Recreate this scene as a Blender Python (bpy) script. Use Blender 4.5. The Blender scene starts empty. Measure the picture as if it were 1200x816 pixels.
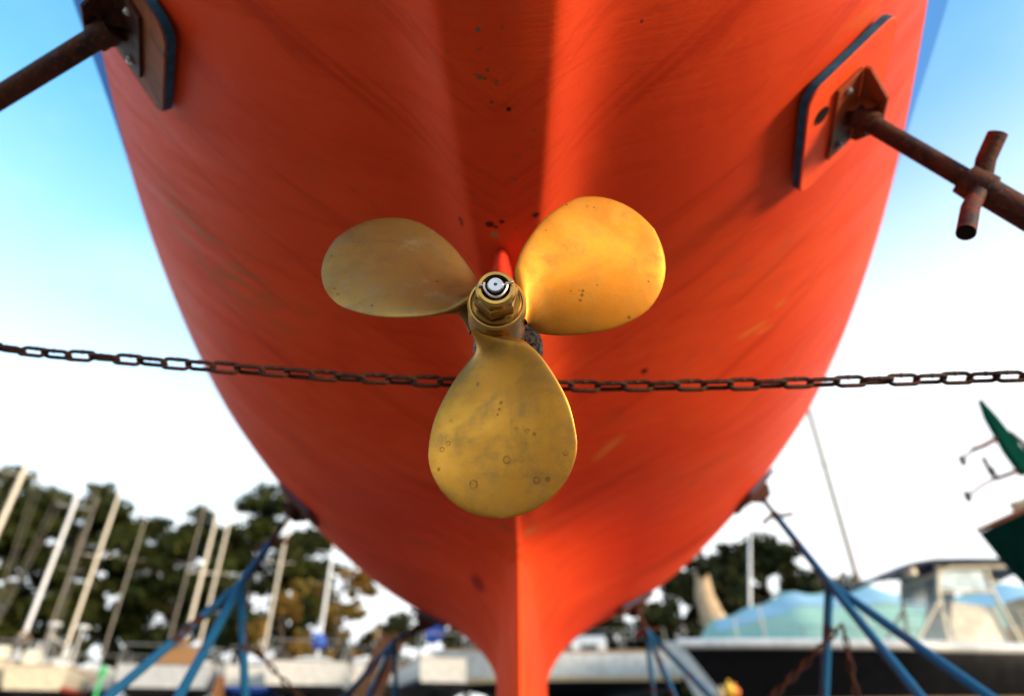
import bpy, math, random
import numpy as np
from mathutils import Vector, Matrix
from mathutils.bvhtree import BVHTree
R=math.radians
random.seed(7); rng=np.random.RandomState(7)
scene=bpy.context.scene; col=scene.collection

# ---------------------------------------------------------------- camera
H=0.55                                   # lens height above the gravel
CX,YAW,PITCH,ROLL,F=0.0273,0.0189,R(32.1),-0.0026,720.0
cp_,sp_,cy_,sy_=math.cos(PITCH),math.sin(PITCH),math.cos(YAW),math.sin(YAW)
fwd=Vector((-sy_*cp_,cy_*cp_,sp_)); rt0=Vector((cy_,sy_,0)); up0=rt0.cross(fwd)
cr,sr=math.cos(ROLL),math.sin(ROLL)
rt=cr*rt0+sr*up0; up=-sr*rt0+cr*up0
EYE=Vector((CX,0,H))
cd=bpy.data.cameras.new('camera'); cam=bpy.data.objects.new('camera',cd); col.objects.link(cam)
m=Matrix((rt,up,-fwd)).transposed().to_4x4(); m.translation=EYE; cam.matrix_world=m
cd.sensor_width=36; cd.lens=F*36/1200; cd.clip_start=.02; cd.clip_end=3000
cd.dof.use_dof=True; cd.dof.focus_distance=.78; cd.dof.aperture_fstop=1.9
scene.camera=cam
def ray(x,y): return (fwd*F+rt*(x-600)+up*(408-y)).normalized()
def at(x,y,Y):                           # the point of the world Y metres ahead that shows at this spot
    d=ray(x,y); return EYE+d*(Y/d.y)
def atz(x,y,Z):
    d=ray(x,y); return EYE+d*((Z-H)/d.z)

# ---------------------------------------------------------------- sky, sun, exposure
SUN_EL,SUN_AZ=R(10),R(126)                # azimuth clockwise from the +Y axis: right and behind
w=bpy.data.worlds.new('World'); scene.world=w; w.use_nodes=True
nt=w.node_tree; N=nt.nodes; L=nt.links; N.clear()
out=N.new('ShaderNodeOutputWorld'); bg=N.new('ShaderNodeBackground'); bg.inputs[1].default_value=.10
sky=N.new('ShaderNodeTexSky'); sky.sky_type='NISHITA'; sky.sun_disc=False
sky.sun_elevation=SUN_EL; sky.sun_rotation=SUN_AZ; sky.air_density=1.1; sky.dust_density=1.2; sky.ozone_density=2.5
tc=N.new('ShaderNodeTexCoord'); sep=N.new('ShaderNodeSeparateXYZ'); L.new(tc.outputs['Generated'],sep.inputs[0])
mp=N.new('ShaderNodeMapping'); mp.inputs['Scale'].default_value=(1.1,1.6,3.2); mp.inputs['Rotation'].default_value=(0,R(24),R(10)); L.new(tc.outputs['Generated'],mp.inputs[0])
nz=N.new('ShaderNodeTexNoise'); nz.inputs['Scale'].default_value=1.5; nz.inputs['Detail'].default_value=6; nz.inputs['Roughness'].default_value=.55; L.new(mp.outputs[0],nz.inputs['Vector'])
def wmath(op,a,b=None,clamp=False):
    n=N.new('ShaderNodeMath'); n.operation=op; n.use_clamp=clamp
    for i,v in enumerate((a,b)):
        if v is None: continue
        if isinstance(v,(int,float)): n.inputs[i].default_value=v
        else: L.new(v,n.inputs[i])
    return n.outputs[0]
def wmap(v,a,b,c,d):
    n=N.new('ShaderNodeMapRange'); n.interpolation_type='SMOOTHSTEP'; L.new(v,n.inputs[0])
    for i,q in enumerate((a,b,c,d)): n.inputs[i+1].default_value=q
    return n.outputs[0]
low=wmap(sep.outputs[2],.72,.16,0.0,.95)
rightish=wmath('MULTIPLY',wmap(sep.outputs[0],-.4,.6,0,.36),wmap(sep.outputs[2],.8,.45,0,1))
cl=wmath('MULTIPLY',wmap(nz.outputs[0],.45,.72,0,.16),wmap(sep.outputs[2],.85,.55,.15,1))
fac=wmath('ADD',wmath('ADD',low,rightish),cl,True)
mx=N.new('ShaderNodeMix'); mx.data_type='RGBA'; L.new(fac,mx.inputs[0])
tint=N.new('ShaderNodeMix'); tint.data_type='RGBA'; tint.blend_type='MULTIPLY'; tint.inputs[0].default_value=1
L.new(sky.outputs[0],tint.inputs[6]); tint.inputs[7].default_value=(1.7,2.85,2.95,1)
L.new(tint.outputs[2],mx.inputs[6]); mx.inputs[7].default_value=(7.0,7.3,7.4,1)
L.new(mx.outputs[2],bg.inputs[0]); L.new(bg.outputs[0],out.inputs[0])
sl=bpy.data.lights.new('sun','SUN'); sl.energy=2.7; sl.angle=R(12); sl.color=(1,.80,.56)
so=bpy.data.objects.new('sun',sl); col.objects.link(so)
sd=Vector((math.sin(SUN_AZ)*math.cos(SUN_EL),math.cos(SUN_AZ)*math.cos(SUN_EL),math.sin(SUN_EL)))
so.rotation_euler=sd.to_track_quat('Z','Y').to_euler(); so.location=(8,-8,6)
vs=scene.view_settings; vs.view_transform='Standard'; vs.look='None'; vs.gamma=1; vs.exposure=1.12; vs.use_curve_mapping=False

def LS(a,b,n): return [float(q) for q in np.linspace(a,b,n)]
# ---------------------------------------------------------------- mesh helpers
def tag(o,label=None,cat=None,group=None,kind=None):
    if label: o['label']=label
    if cat: o['category']=cat
    if group: o['group']=group
    if kind: o['kind']=kind
    return o
def empty(name,loc=(0,0,0),rz=0,label=None,cat=None,group=None):
    o=bpy.data.objects.new(name,None); o.empty_display_size=.1; col.objects.link(o); o.location=loc; o.rotation_euler=(0,0,rz)
    return tag(o,label,cat,group)
def copy_tree(o,parent=None):
    c=o.copy(); col.objects.link(c); c.parent=parent
    for ch in list(o.children): copy_tree(ch,c)
    return c
class MB:
    def __init__(s): s.v=[]; s.f=[]; s.mi=[]
    def add(s,vs,fs,mi=0):
        b=len(s.v); s.v+= [tuple(v) for v in vs]; s.f+=[tuple(b+i for i in f) for f in fs]; s.mi+=[mi]*len(fs)
        return s
    def box(s,c,size,M=None,mi=0,bev=0):
        x,y,z=[q/2 for q in size]; c=Vector(c)
        if bev>0:
            vs=[];b=min(bev,min(x,y,z)*.9)
            import itertools
            bx=Vector((x,y,z)); idx={}
            for sx in(-1,1):
                for sy in(-1,1):
                    for sz in(-1,1):
                        for k in range(3):
                            p=Vector((sx*x,sy*y,sz*z)); q=Vector((sx*(x-b),sy*(y-b),sz*(z-b))); q[k]=p[k]
                            idx[(sx,sy,sz,k)]=len(vs); vs.append(q)
            fs=[]
            for k in range(3):
                a,bb=[i for i in range(3) if i!=k]
                for sg in(-1,1):
                    cyc=[(-1,-1),(1,-1),(1,1),(-1,1)]; f=[]
                    for u,v in cyc:
                        t=[0,0,0]; t[k]=sg;t[a]=u;t[bb]=v; f.append(idx[(*t,k)])
                    fs.append(f)
            for k in range(3):
                a,bb=[i for i in range(3) if i!=k]
                for u in(-1,1):
                    for v in(-1,1):
                        t=[0,0,0];t[a]=u;t[bb]=v; t1=list(t);t2=list(t);t1[k]=-1;t2[k]=1
                        fs.append([idx[(*t1,a)],idx[(*t2,a)],idx[(*t2,bb)],idx[(*t1,bb)]])
            for sx in(-1,1):
                for sy in(-1,1):
                    for sz in(-1,1): fs.append([idx[(sx,sy,sz,k)] for k in range(3)])
        else:
            vs=[Vector((a*x,b*y,d*z)) for a in(-1,1) for b in(-1,1) for d in(-1,1)]
            fs=[(0,1,3,2),(4,6,7,5),(0,4,5,1),(2,3,7,6),(0,2,6,4),(1,5,7,3)]
        if M: vs=[M@v for v in vs]
        return s.add([c+v for v in vs],fs,mi)
    def tube(s,pts,r,n=10,cap=True,mi=0,closed=False):
        pts=[Vector(p) for p in pts]; m_=len(pts)
        rs=r if isinstance(r,(list,tuple)) else [r]*m_
        vs=[];prev=None
        for i,p in enumerate(pts):
            if closed: t=(pts[(i+1)%m_]-pts[i-1]).normalized()
            else: t=(pts[min(i+1,m_-1)]-pts[max(i-1,0)]).normalized()
            if prev is None:
                a=t.orthogonal().normalized()
            else:
                a=(prev-t*prev.dot(t)); a=a.normalized() if a.length>1e-6 else t.orthogonal().normalized()
            prev=a; b=t.cross(a)
            for k in range(n):
                th=2*math.pi*k/n; vs.append(p+(a*math.cos(th)+b*math.sin(th))*rs[i])
        fs=[]
        for i in range(m_ if closed else m_-1):
            j=(i+1)%m_
            for k in range(n): fs.append((i*n+k,i*n+(k+1)%n,j*n+(k+1)%n,j*n+k))
        if cap and not closed: fs+= [tuple(range(n))[::-1],tuple((m_-1)*n+k for k in range(n))]
        return s.add(vs,fs,mi)
    def lathe(s,o,ax,prof,n=32,mi=0,ref=None):
        """prof: list of (distance along axis, radius)"""
        o=Vector(o);ax=Vector(ax).normalized(); a=(ref-ax*ref.dot(ax)).normalized() if ref else ax.orthogonal().normalized(); b=ax.cross(a); vs=[]
        for d,r in prof:
            for k in range(n):
                th=2*math.pi*k/n; vs.append(o+ax*d+(a*math.cos(th)+b*math.sin(th))*max(r,1e-5))
        fs=[(i*n+k,i*n+(k+1)%n,(i+1)*n+(k+1)%n,(i+1)*n+k) for i in range(len(prof)-1) for k in range(n)]
        return s.add(vs,fs,mi)
    def grid(s,G,mi=0,flip=False):
        nr,nc=len(G),len(G[0]); vs=[p for row in G for p in row]
        fs=[(i*nc+j,(i+1)*nc+j,(i+1)*nc+j+1,i*nc+j+1) for i in range(nr-1) for j in range(nc-1)]
        if flip: fs=[f[::-1] for f in fs]
        return s.add(vs,fs,mi)
    def prism(s,poly,vec,mi=0):
        vec=Vector(vec); n=len(poly); P=[Vector(p) for p in poly]; vs=P+[p+vec for p in P]
        fs=[tuple(range(n))[::-1],tuple(range(n,2*n))]+[(i,(i+1)%n,n+(i+1)%n,n+i) for i in range(n)]
        return s.add(vs,fs,mi)
    def build(s,name,mats,parent=None,smooth=None,label=None):
        me=bpy.data.meshes.new(name); me.from_pydata(s.v,[],s.f)
        if not isinstance(mats,(list,tuple)): mats=[mats]
        for q in mats: me.materials.append(q)
        me.polygons.foreach_set('material_index',s.mi); me.validate()
        import bmesh
        bm=bmesh.new(); bm.from_mesh(me); bmesh.ops.recalc_face_normals(bm,faces=bm.faces)
        if smooth is not None:
            for f in bm.faces: f.smooth=True
            for e in bm.edges:
                if len(e.link_faces)==2 and e.calc_face_angle(0)>R(smooth): e.smooth=False
        bm.to_mesh(me); bm.free()
        o=bpy.data.objects.new(name,me); col.objects.link(o)
        if parent: o.parent=parent
        if label: o['label']=label
        return o

# ---------------------------------------------------------------- materials
def nmat(name): 
    m=bpy.data.materials.new(name); m.use_nodes=True; t=m.node_tree; b=t.nodes['Principled BSDF']; return m,t,b
class NG:
    def __init__(s,t): s.t=t
    def n(s,ty,**kw):
        x=s.t.nodes.new(ty)
        for k,v in kw.items(): setattr(x,k,v)
        return x
    def set(s,i,v):
        if isinstance(v,(int,float,tuple,list)): i.default_value=v if isinstance(v,(int,float)) else tuple(v)
        elif isinstance(v,Vector): i.default_value=v
        else: s.t.links.new(v,i)
    def noise(s,vec,scale,detail=4,rough=.55,dist=0):
        x=s.n('ShaderNodeTexNoise'); s.set(x.inputs['Vector'],vec); x.inputs['Scale'].default_value=scale; x.inputs['Detail'].default_value=detail; x.inputs['Roughness'].default_value=rough; x.inputs['Distortion'].default_value=dist; return x.outputs[0]
    def mapr(s,v,a,b,c=0,d=1,smooth=True):
        x=s.n('ShaderNodeMapRange'); x.interpolation_type='SMOOTHSTEP' if smooth else 'LINEAR'; s.set(x.inputs[0],v)
        for i,q in enumerate((a,b,c,d)): x.inputs[i+1].default_value=q
        return x.outputs[0]
    def mix(s,f,a,b,mode='MIX'):
        x=s.n('ShaderNodeMix',data_type='RGBA',blend_type=mode); s.set(x.inputs[0],f)
        for i,v in ((6,a),(7,b)):
            if isinstance(v,(tuple,list)) and len(v)==3: v=(*v,1)
            s.set(x.inputs[i],v)
        return x.outputs[2]
    def math(s,op,a,b=0,clamp=False):
        x=s.n('ShaderNodeMath',operation=op,use_clamp=clamp); s.set(x.inputs[0],a); s.set(x.inputs[1],b); return x.outputs[0]
    def mapping(s,vec,scale=(1,1,1),loc=(0,0,0),rot=(0,0,0)):
        x=s.n('ShaderNodeMapping'); s.set(x.inputs[0],vec); x.inputs['Scale'].default_value=scale; x.inputs['Location'].default_value=loc; x.inputs['Rotation'].default_value=rot; return x.outputs[0]
    def obj(s): return s.n('ShaderNodeTexCoord').outputs['Object']
    def pos(s): return s.n('ShaderNodeNewGeometry').outputs['Position']
    def bump(s,h,strength,dist,nrm=None):
        x=s.n('ShaderNodeBump'); x.inputs['Strength'].default_value=strength; x.inputs['Distance'].default_value=dist; s.set(x.inputs['Height'],h)
        if nrm is not None: s.t.links.new(nrm,x.inputs['Normal'])
        return x.outputs[0]
    def spot(s,vec,c,r,soft=.4,scale=(1,1,1),rot=(0,0,0)):
        """1 inside an ellipsoidal mark of radius r about c, wobbling edge"""
        x=s.n('ShaderNodeVectorMath',operation='SUBTRACT'); s.set(x.inputs[0],vec); x.inputs[1].default_value=c
        mm=s.mapping(x.outputs[0],scale=scale,rot=rot)
        y=s.n('ShaderNodeVectorMath',operation='LENGTH'); s.t.links.new(mm,y.inputs[0])
        return s.mapr(y.outputs['Value'],r,r*(1-soft),0,1)
def simple(name,c,rough=.5,metal=0,var=.15,scale=6,bump=.0,spec=None,coords='obj'):
    m,t,b=nmat(name); g=NG(t); v=g.obj(); n=g.noise(v,scale,5,.6)
    a=tuple(min(1,q*(1-var)) for q in c); d=tuple(min(1,q*(1+var)) for q in c)
    g.set(b.inputs['Base Color'],g.mix(g.mapr(n,.3,.7),a,d)); g.set(b.inputs['Roughness'],g.mapr(n,.3,.7,rough*.85,min(1,rough*1.15))); b.inputs['Metallic'].default_value=metal
    if bump: g.set(b.inputs['Normal'],g.bump(g.noise(v,scale*8,4),bump,.01))
    return m
M={}
M['white']=simple('white_gelcoat',(.62,.61,.58),.4)
M['grey']=simple('grey_gelcoat',(.42,.44,.47),.4)
M['cream']=simple('cream_gelcoat',(.60,.53,.40),.4)
M['black']=simple('black_gelcoat',(.005,.005,.006),.4); M['black'].node_tree.nodes['Principled BSDF'].inputs['Specular IOR Level'].default_value=.1
M['tan']=simple('tan_paint',(.55,.40,.22),.5)
M['redpaint']=simple('red_paint',(.50,.06,.025),.5)
M['bluecanvas']=simple('blue_canvas',(.015,.10,.50),.8,bump=.3)
M['browncanvas']=simple('brown_canvas',(.22,.11,.04),.8,bump=.3)
M['navy']=simple('navy_canvas',(.012,.018,.05),.7)
M['teal']=simple('teal_wrap',(.25,.43,.36),.6,var=.12,scale=.8,bump=.2)
M['tealblue']=simple('blue_wrap',(.25,.44,.56),.6,var=.1,scale=.8)
M['green']=simple('dark_green_paint',(.003,.040,.026),.6); M['green'].node_tree.nodes['Principled BSDF'].inputs['Specular IOR Level'].default_value=.0
M['glass']=simple('dark_glass',(.03,.045,.06),.1)
M['clear']=simple('pale_plastic_window',(.45,.55,.58),.2)
M['alu']=simple('aluminium_mast',(.72,.62,.48),.45,metal=.15)  # tan of the warm sunlight is put into the aluminium base colour
M['mastbrown']=simple('brown_mast',(.16,.11,.06),.6)
M['alugrey']=simple('silver_mast',(.62,.63,.64),.4,metal=.3)
M['wire']=simple('stay_wire',(.35,.30,.24),.5,metal=.5)
M['steel']=simple('stainless',(.42,.40,.38),.35,metal=.9)
M['dullsteel']=simple('dull_stainless',(.32,.31,.29),.6,metal=.5)
M['wood']=simple('weathered_wood',(.42,.22,.09),.7,var=.3,scale=12,bump=.4)
M['orange']=simple('orange_plastic',(.8,.22,.03),.5)
M['yellow']=simple('yellow_plastic',(.85,.50,.03),.4)
M['greenplastic']=simple('green_plastic',(.02,.40,.12),.5)
M['bark']=simple('pine_bark',(.06,.04,.025),.9,var=.45,scale=3,bump=.6)
M['palebark']=simple('pale_bark',(.48,.34,.20),.9,var=.25,scale=3,bump=.6)
M['tyre']=simple('black_rubber',(.02,.02,.02),.8)

def rust(name,paint=None,amount=.5,dark=.55):
    m,t,b=nmat(name); g=NG(t); v=g.obj(); n=g.noise(v,28,6,.65); n2=g.noise(v,7,5,.6); n3=g.noise(v,130,3)
    c=g.mix(g.mapr(n,.35,.65),(.035*dark,.012*dark,.008*dark),(.15*dark,.045*dark,.018*dark)); c=g.mix(g.mapr(n3,.55,.72,0,.6),c,(.30*dark,.10*dark,.035*dark))
    if paint:
        c=g.mix(g.mapr(n2,amount-.06,amount+.04),c,paint)
    g.set(b.inputs['Base Color'],c); g.set(b.inputs['Roughness'],g.mapr(n,.3,.7,.55,.85)); b.inputs['Metallic'].default_value=.15 if not paint else 0
    b.inputs['Specular IOR Level'].default_value=.25; g.set(b.inputs['Normal'],g.bump(n3,.5,.003)); return m
M['rust']=rust('rusty_steel'); M['rustblue']=rust('rusty_blue_painted_steel',(.03,.16,.36),.56)
M['bluesteel']=rust('blue_painted_steel',(.006,.10,.23),.40); M['rustchain']=rust('rusty_chain_steel',dark=.38)
M['rustred']=rust('rust_stained_red_steel',(.17,.030,.010),.50)

# foliage
def foliage(name,a,b_,c_):
    m,t,b=nmat(name); g=NG(t); v=g.pos(); n=g.noise(v,.45,3,.6); n2=g.noise(v,3.0,3,.6)
    c=g.mix(g.mapr(n,.38,.62),a,b_); c=g.mix(g.mapr(n2,.5,.75,0,.7),c,c_)
    g.set(b.inputs['Base Color'],c); b.inputs['Roughness'].default_value=.8; b.inputs['Specular IOR Level'].default_value=.15
    return m
M['pine']=foliage('pine_needles',(.010,.018,.003),(.030,.040,.005),(.11,.085,.010))
M['autumn']=foliage('autumn_leaves',(.16,.085,.015),(.09,.075,.015),(.34,.16,.025))
M['oak']=foliage('olive_leaves',(.010,.016,.004),(.028,.034,.008),(.09,.07,.016))

# ground
def ground_mat():
    m,t,b=nmat('gravel_ground'); g=NG(t); v=g.pos()
    n=g.noise(v,.35,5,.6); n2=g.noise(v,30,4,.7); vo=g.n('ShaderNodeTexVoronoi'); g.set(vo.inputs['Vector'],v); vo.inputs['Scale'].default_value=38
    c=g.mix(g.mapr(n,.35,.65),(.27,.22,.17),(.36,.30,.23)); c=g.mix(g.mapr(n2,.35,.7),c,(.16,.13,.10)); c=g.mix(.35,c,vo.outputs['Color'],'SOFT_LIGHT')
    g.set(b.inputs['Base Color'],c); b.inputs['Roughness'].default_value=.9; g.set(b.inputs['Normal'],g.bump(vo.outputs['Distance'],.8,.02)); return m
M['ground']=ground_mat()

# ---------------------------------------------------------------- ground
g=MB(); S=900; n_=24
xs=[-S,-200,-60]+list(np.linspace(-30,30,n_))+[60,200,S]
g.grid([[(x,y,0 if max(abs(x),abs(y))<40 else 0) for x in xs] for y in xs])
tag(g.build('ground',M['ground']),kind='structure')

# ---------------------------------------------------------------- the red sailboat
YK=np.array([-.4,.5,1.2,2.0,3.0,4.5,6.0,8.0,9.6])
BK=np.array([.6439,.9059,1.1634,1.3977,1.599,1.6642,1.40,.92,.03])
ZK=np.array([1.1214,.8767,.8942,.791,.7598,.5961,.6421,.85,1.30])
Zw=1.5168; A_,PW=.3215,3.1231; FK,FY,FS,FX=.4136,2.9803,.30,.5437
def spl(x,xk,yk):
    n=len(xk);h=np.diff(xk);A=np.zeros((n,n));b=np.zeros(n);A[0,0]=A[-1,-1]=1
    for i in range(1,n-1):
        A[i,i-1]=h[i-1];A[i,i]=2*(h[i-1]+h[i]);A[i,i+1]=h[i];b[i]=3*((yk[i+1]-yk[i])/h[i]-(yk[i]-yk[i-1])/h[i-1])
    c=np.linalg.solve(A,b);i=np.clip(np.searchsorted(xk,x)-1,0,n-2);t=x-xk[i]
    bb=(yk[i+1]-yk[i])/h[i]-h[i]*(2*c[i]+c[i+1])/3;d=(c[i+1]-c[i])/(3*h[i])
    return yk[i]+bb*t+c[i]*t*t+d*t**3
KY0,KY1,KW=2.75,6.0,.153
def section(Y,s):
    B=spl(Y,YK,BK);Zc=spl(Y,YK,ZK); x=B*s
    e=.05; s2=np.sqrt(s*s+e*e)-e
    z=Zc+(Zw-Zc)*(A_*s2/(np.sqrt(1+e*e)-e)+(1-A_)*s**PW)
    lg=1/(1+np.exp(-(Y-FY)/FS))
    kk=KW*np.sqrt(np.clip((Y-KY0)/1.5,0,1))*np.sqrt(np.clip(KY1-Y,0,1))
    uu=np.clip((x-kk)/FX,0,1)
    z=z-FK*lg*np.clip((7.5-Y)/2,0,1)*(1-np.sqrt(np.clip(2*uu-uu*uu,0,1)))
    # narrow flat ridge along the centre of the run, ahead of the stern
    wdt=.080-.030*np.clip((Y-.4)/.7,0,1); rd=np.clip((2.6-Y)/1.3,0,1)
    t=np.clip((x-wdt)/.060,0,None)
    z=z+rd*(.066*(1-np.exp(-t**1.6))-.066)*(1-np.clip((s-.5)*2,0,1))
    return x,z+H
boat=empty('sailboat',(0,2.5,0),0,'big red bottomed sailboat hauled out, its rounded stern and keel right above the camera','sailboat')
def bt(o): 
    o.parent=boat; o.matrix_parent_inverse=Matrix.Translation(-boat.location); return o
Ys=np.concatenate([np.linspace(-.35,4,100),np.linspace(4.1,9.55,50)])
ss=np.concatenate([[-q for q in np.linspace(0,1,111)[:0:-1]],np.linspace(0,1,111)])
ss=np.sign(ss)*np.abs(ss)**1.5
G=[]
for Y in Ys:
    x,z=section(np.array([Y]),np.abs(ss)); G.append([(float(np.sign(q)*a),float(Y),float(c)) for q,a,c in zip(ss,x,z)])

# marks on the bottom paint, found where the sight lines meet the hull
hv=[Vector(p) for row in G for p in row]; nc=len(G[0])
hf=[(i*nc+j,(i+1)*nc+j,(i+1)*nc+j+1,i*nc+j+1) for i in range(len(G)-1) for j in range(nc-1)]
bvh=BVHTree.FromPolygons(hv,hf)
def on_hull(x,y):
    p,n,i,d=bvh.ray_cast(EYE,ray(x,y)); k=0
    while p is None and k<30:
        x+=(-2 if x>605 else 2); k+=1; p,n,i,d=bvh.ray_cast(EYE,ray(x,y))
    if p is None: return None,None
    if n.dot(ray(x,y))>0: n=-n
    return p,n
def hull_mat():
    m,t,b=nmat('red_antifouling'); g=NG(t); v=g.pos()
    ax=g.n('ShaderNodeSeparateXYZ'); g.set(ax.inputs[0],v)
    absx=g.math('ABSOLUTE',ax.outputs[0]); cmb=g.n('ShaderNodeCombineXYZ'); g.set(cmb.inputs[0],absx); g.set(cmb.inputs[1],ax.outputs[1]); g.set(cmb.inputs[2],ax.outputs[2])
    diag=g.mapping(cmb.outputs[0],(1,1,1),(0,0,0),(0,0,R(38)))
    scf=g.noise(g.mapping(diag,(1.0,14,1.0),(2,0,1)),1.1,7,.72,.5)          # rubbed diagonal scuffs
    scf2=g.noise(g.mapping(diag,(2.0,30,2.0),(7,3,1)),1.6,6,.75,.2)
    pat=g.noise(v,3.4,7,.7,.4)
    big=g.noise(v,1.6,5,.6,.3)
    st=g.noise(g.mapping(v,(1.2,11,1.2)),1.6,6,.65,.4)      # roller marks round the girth
    st2=g.noise(g.mapping(v,(2.5,40,2.5)),2.2,5,.7,.2)
    fine=g.noise(v,90,4,.6)
    c=g.mix(g.mapr(big,.35,.68),(.75,.058,.013),(.84,.080,.018))
    c=g.mix(g.mapr(st,.50,.72,0,.28),c,(.50,.034,.006)); c=g.mix(g.mapr(st2,.52,.75,0,.20),c,(.40,.030,.010))
    c=g.mix(g.mapr(g.noise(g.mapping(v,(1,6,1),(3,1,2)),1.3,5,.7),.60,.78,0,.35),c,(.72,.20,.05))
    c=g.mix(g.mapr(scf,.52,.68,0,.50),c,(.48,.026,.006)); c=g.mix(g.mapr(scf2,.60,.78,0,.40),c,(.80,.17,.04))
    c=g.mix(g.mapr(pat,.56,.70,0,.45),c,(.55,.09,.03)); c=g.mix(g.mapr(g.noise(v,170,3,.6),.66,.74,0,.35),c,(.30,.03,.01))
    # port quarter scum and rubbed streaks
    def add(c,px,py,r,colr,f=1,scale=(1,1,1),soft=.5):
        p,n=on_hull(px,py)
        if p is None: return c
        s_=g.spot(v,p,r,soft,scale); s_=g.math('MULTIPLY',s_,g.math('MULTIPLY',f,1.0))
        return g.mix(s_,c,colr)
    stain=g.mapr(g.noise(g.mapping(v,(3,9,3)),2,6,.7),.42,.62)
    for px,py,r in ((250,300,.32),(300,350,.25),(215,255,.2)):
        p,n=on_hull(px,py)
        if p: c=g.mix(g.math('MULTIPLY',g.math('MULTIPLY',g.spot(v,p,r,.9),stain),.35),c,(.25,.13,.03))
    for (a,bq),wd in ((((905,362),(925,350)),.012),(((860,400),(905,372)),.012),(((880,395),(912,378)),.006),(((690,545),(735,505)),.02)):
        p,_=on_hull(*a); q,_=on_hull(*bq)
        if p and q:
            mid=(p+q)/2; d=(q-p); L_=d.length/2
            e1=d.normalized(); e=g.n('ShaderNodeVectorMath',operation='SUBTRACT'); g.set(e.inputs[0],v); e.inputs[1].default_value=mid
            dt=g.n('ShaderNodeVectorMath',operation='DOT_PRODUCT'); g.set(dt.inputs[0],e.outputs[0]); dt.inputs[1].default_value=e1
            le=g.n('ShaderNodeVectorMath',operation='LENGTH'); g.set(le.inputs[0],e.outputs[0])
            al=g.math('ABSOLUTE',dt.outputs['Value']); l2=g.math('MULTIPLY',le.outputs['Value'],le.outputs['Value']); perp=g.math('SQRT',g.math('MAXIMUM',g.math('SUBTRACT',l2,g.math('MULTIPLY',al,al)),0))
            f=g.math('MULTIPLY',g.mapr(al,L_,L_*.3),g.mapr(perp,wd*1.6,wd*.1)); c=g.mix(g.math('MULTIPLY',f,g.mapr(st2,.3,.6,.15,.6)),c,(.75,.28,.06))
    # speckled bare patches along the ridge
    ridge=g.mapr(g.math('ABSOLUTE',ax.outputs[0]),.088,.055)
    aft=g.mapr(ax.outputs[1],1.5,1.1)
    sp=g.math('MULTIPLY',g.math('MULTIPLY',ridge,aft),g.mapr(g.noise(v,60,3,.6),.66,.70))
    c=g.mix(g.math('MULTIPLY',sp,.8),c,(.22,.09,.04))
    for px,py,r,cc in ((574,263,.011,(.10,.010,.006)),(588,260,.007,(.12,.01,.006)),(581,266,.006,(.14,.02,.01)),(580,275,.011,(.42,.20,.07)),(628,252,.009,(.08,.03,.01)),(540,258,.010,(.2,.02,.01)),(541,263,.006,(.1,.02,.01)),(571,82,.004,(.22,.08,.03)),(562,90,.006,(.24,.09,.04)),(568,92,.004,(.2,.08,.03)),(576,120,.004,(.2,.07,.03)),(596,128,.005,(.05,.01,.01)),(560,35,.005,(.2,.1,.07)),(752,25,.004,(.2,.03,.02))):
        c=add(c,px,py,r,cc)
    p,n=on_hull(755,435)
    c=g.mix(g.spot(v,p,.013,.3,(1,1,.6)),c,(.03,.008,.005))
    p,n=on_hull(560,684)
    c=g.mix(g.math('MULTIPLY',g.spot(v,p,.06,.5,(1,.45,1)),.75),c,(.25,.012,.006))
    for px,py,r,cc,ff in ((592,618,.035,(.30,.10,.03),.6),(622,622,.055,(.50,.20,.05),.5),(606,640,.03,(.3,.03,.01),.6)):
        p,n=on_hull(px,py)
        if p: c=g.mix(g.math('MULTIPLY',g.spot(v,p,r,.7),ff),c,cc)
    g.set(b.inputs['Base Color'],c)
    g.set(b.inputs['Roughness'],g.math('ADD',g.mapr(st,.3,.7,.46,.6),g.mapr(fine,.3,.7,-.04,.06)))
    b.inputs['Specular IOR Level'].default_value=.05
    nb=g.bump(st2,.12,.01); nb=g.bump(fine,.10,.003,nb); nb=g.bump(big,.25,.02,nb); g.set(b.inputs['Normal'],nb)
    return m
M['hull']=hull_mat()
hb=MB(); hb.grid(G); bt(hb.build('hull_bottom',M['hull'],smooth=35))
# topsides: blue boot top flaring into white
def topside(Y,side):
    x,z=section(np.array([Y]),np.array([1.0])); x=float(x[0]); z=float(z[0]); k=1-max(0,min(1,(Y-1.0)/2.2))*.70
    pts=[]
    for d in (0,.06,.12,.18,.24,.30,.36,.42,.5,.6,.75,.9,1.0):
        fl=.62*k*(d if d<.42 else .42+(1-math.exp(-(d-.42)/.15))*.15)
        w_=1 if Y<8.8 else max(.1,(9.6-Y)/.8); pts.append((side*(x+fl*w_),Y+ (0.12*d*max(0,(Y-8)/1.5)),z+d*(1+.12*max(0,(Y-5)/4))))
    return pts
tb=MB()
for side in(-1,1):
    GT=[topside(float(Y),side) for Y in Ys]
    tb.grid([r[:9] for r in GT],0); tb.grid([r[8:] for r in GT],1)
M['boot']=simple('blue_topside_paint',(.045,.20,.58),.75,var=.08,scale=2); M['boot'].node_tree.nodes['Principled BSDF'].inputs['Specular IOR Level'].default_value=.06
bt(tb.build('topside',[M['boot'],M['white']],smooth=30))
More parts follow.
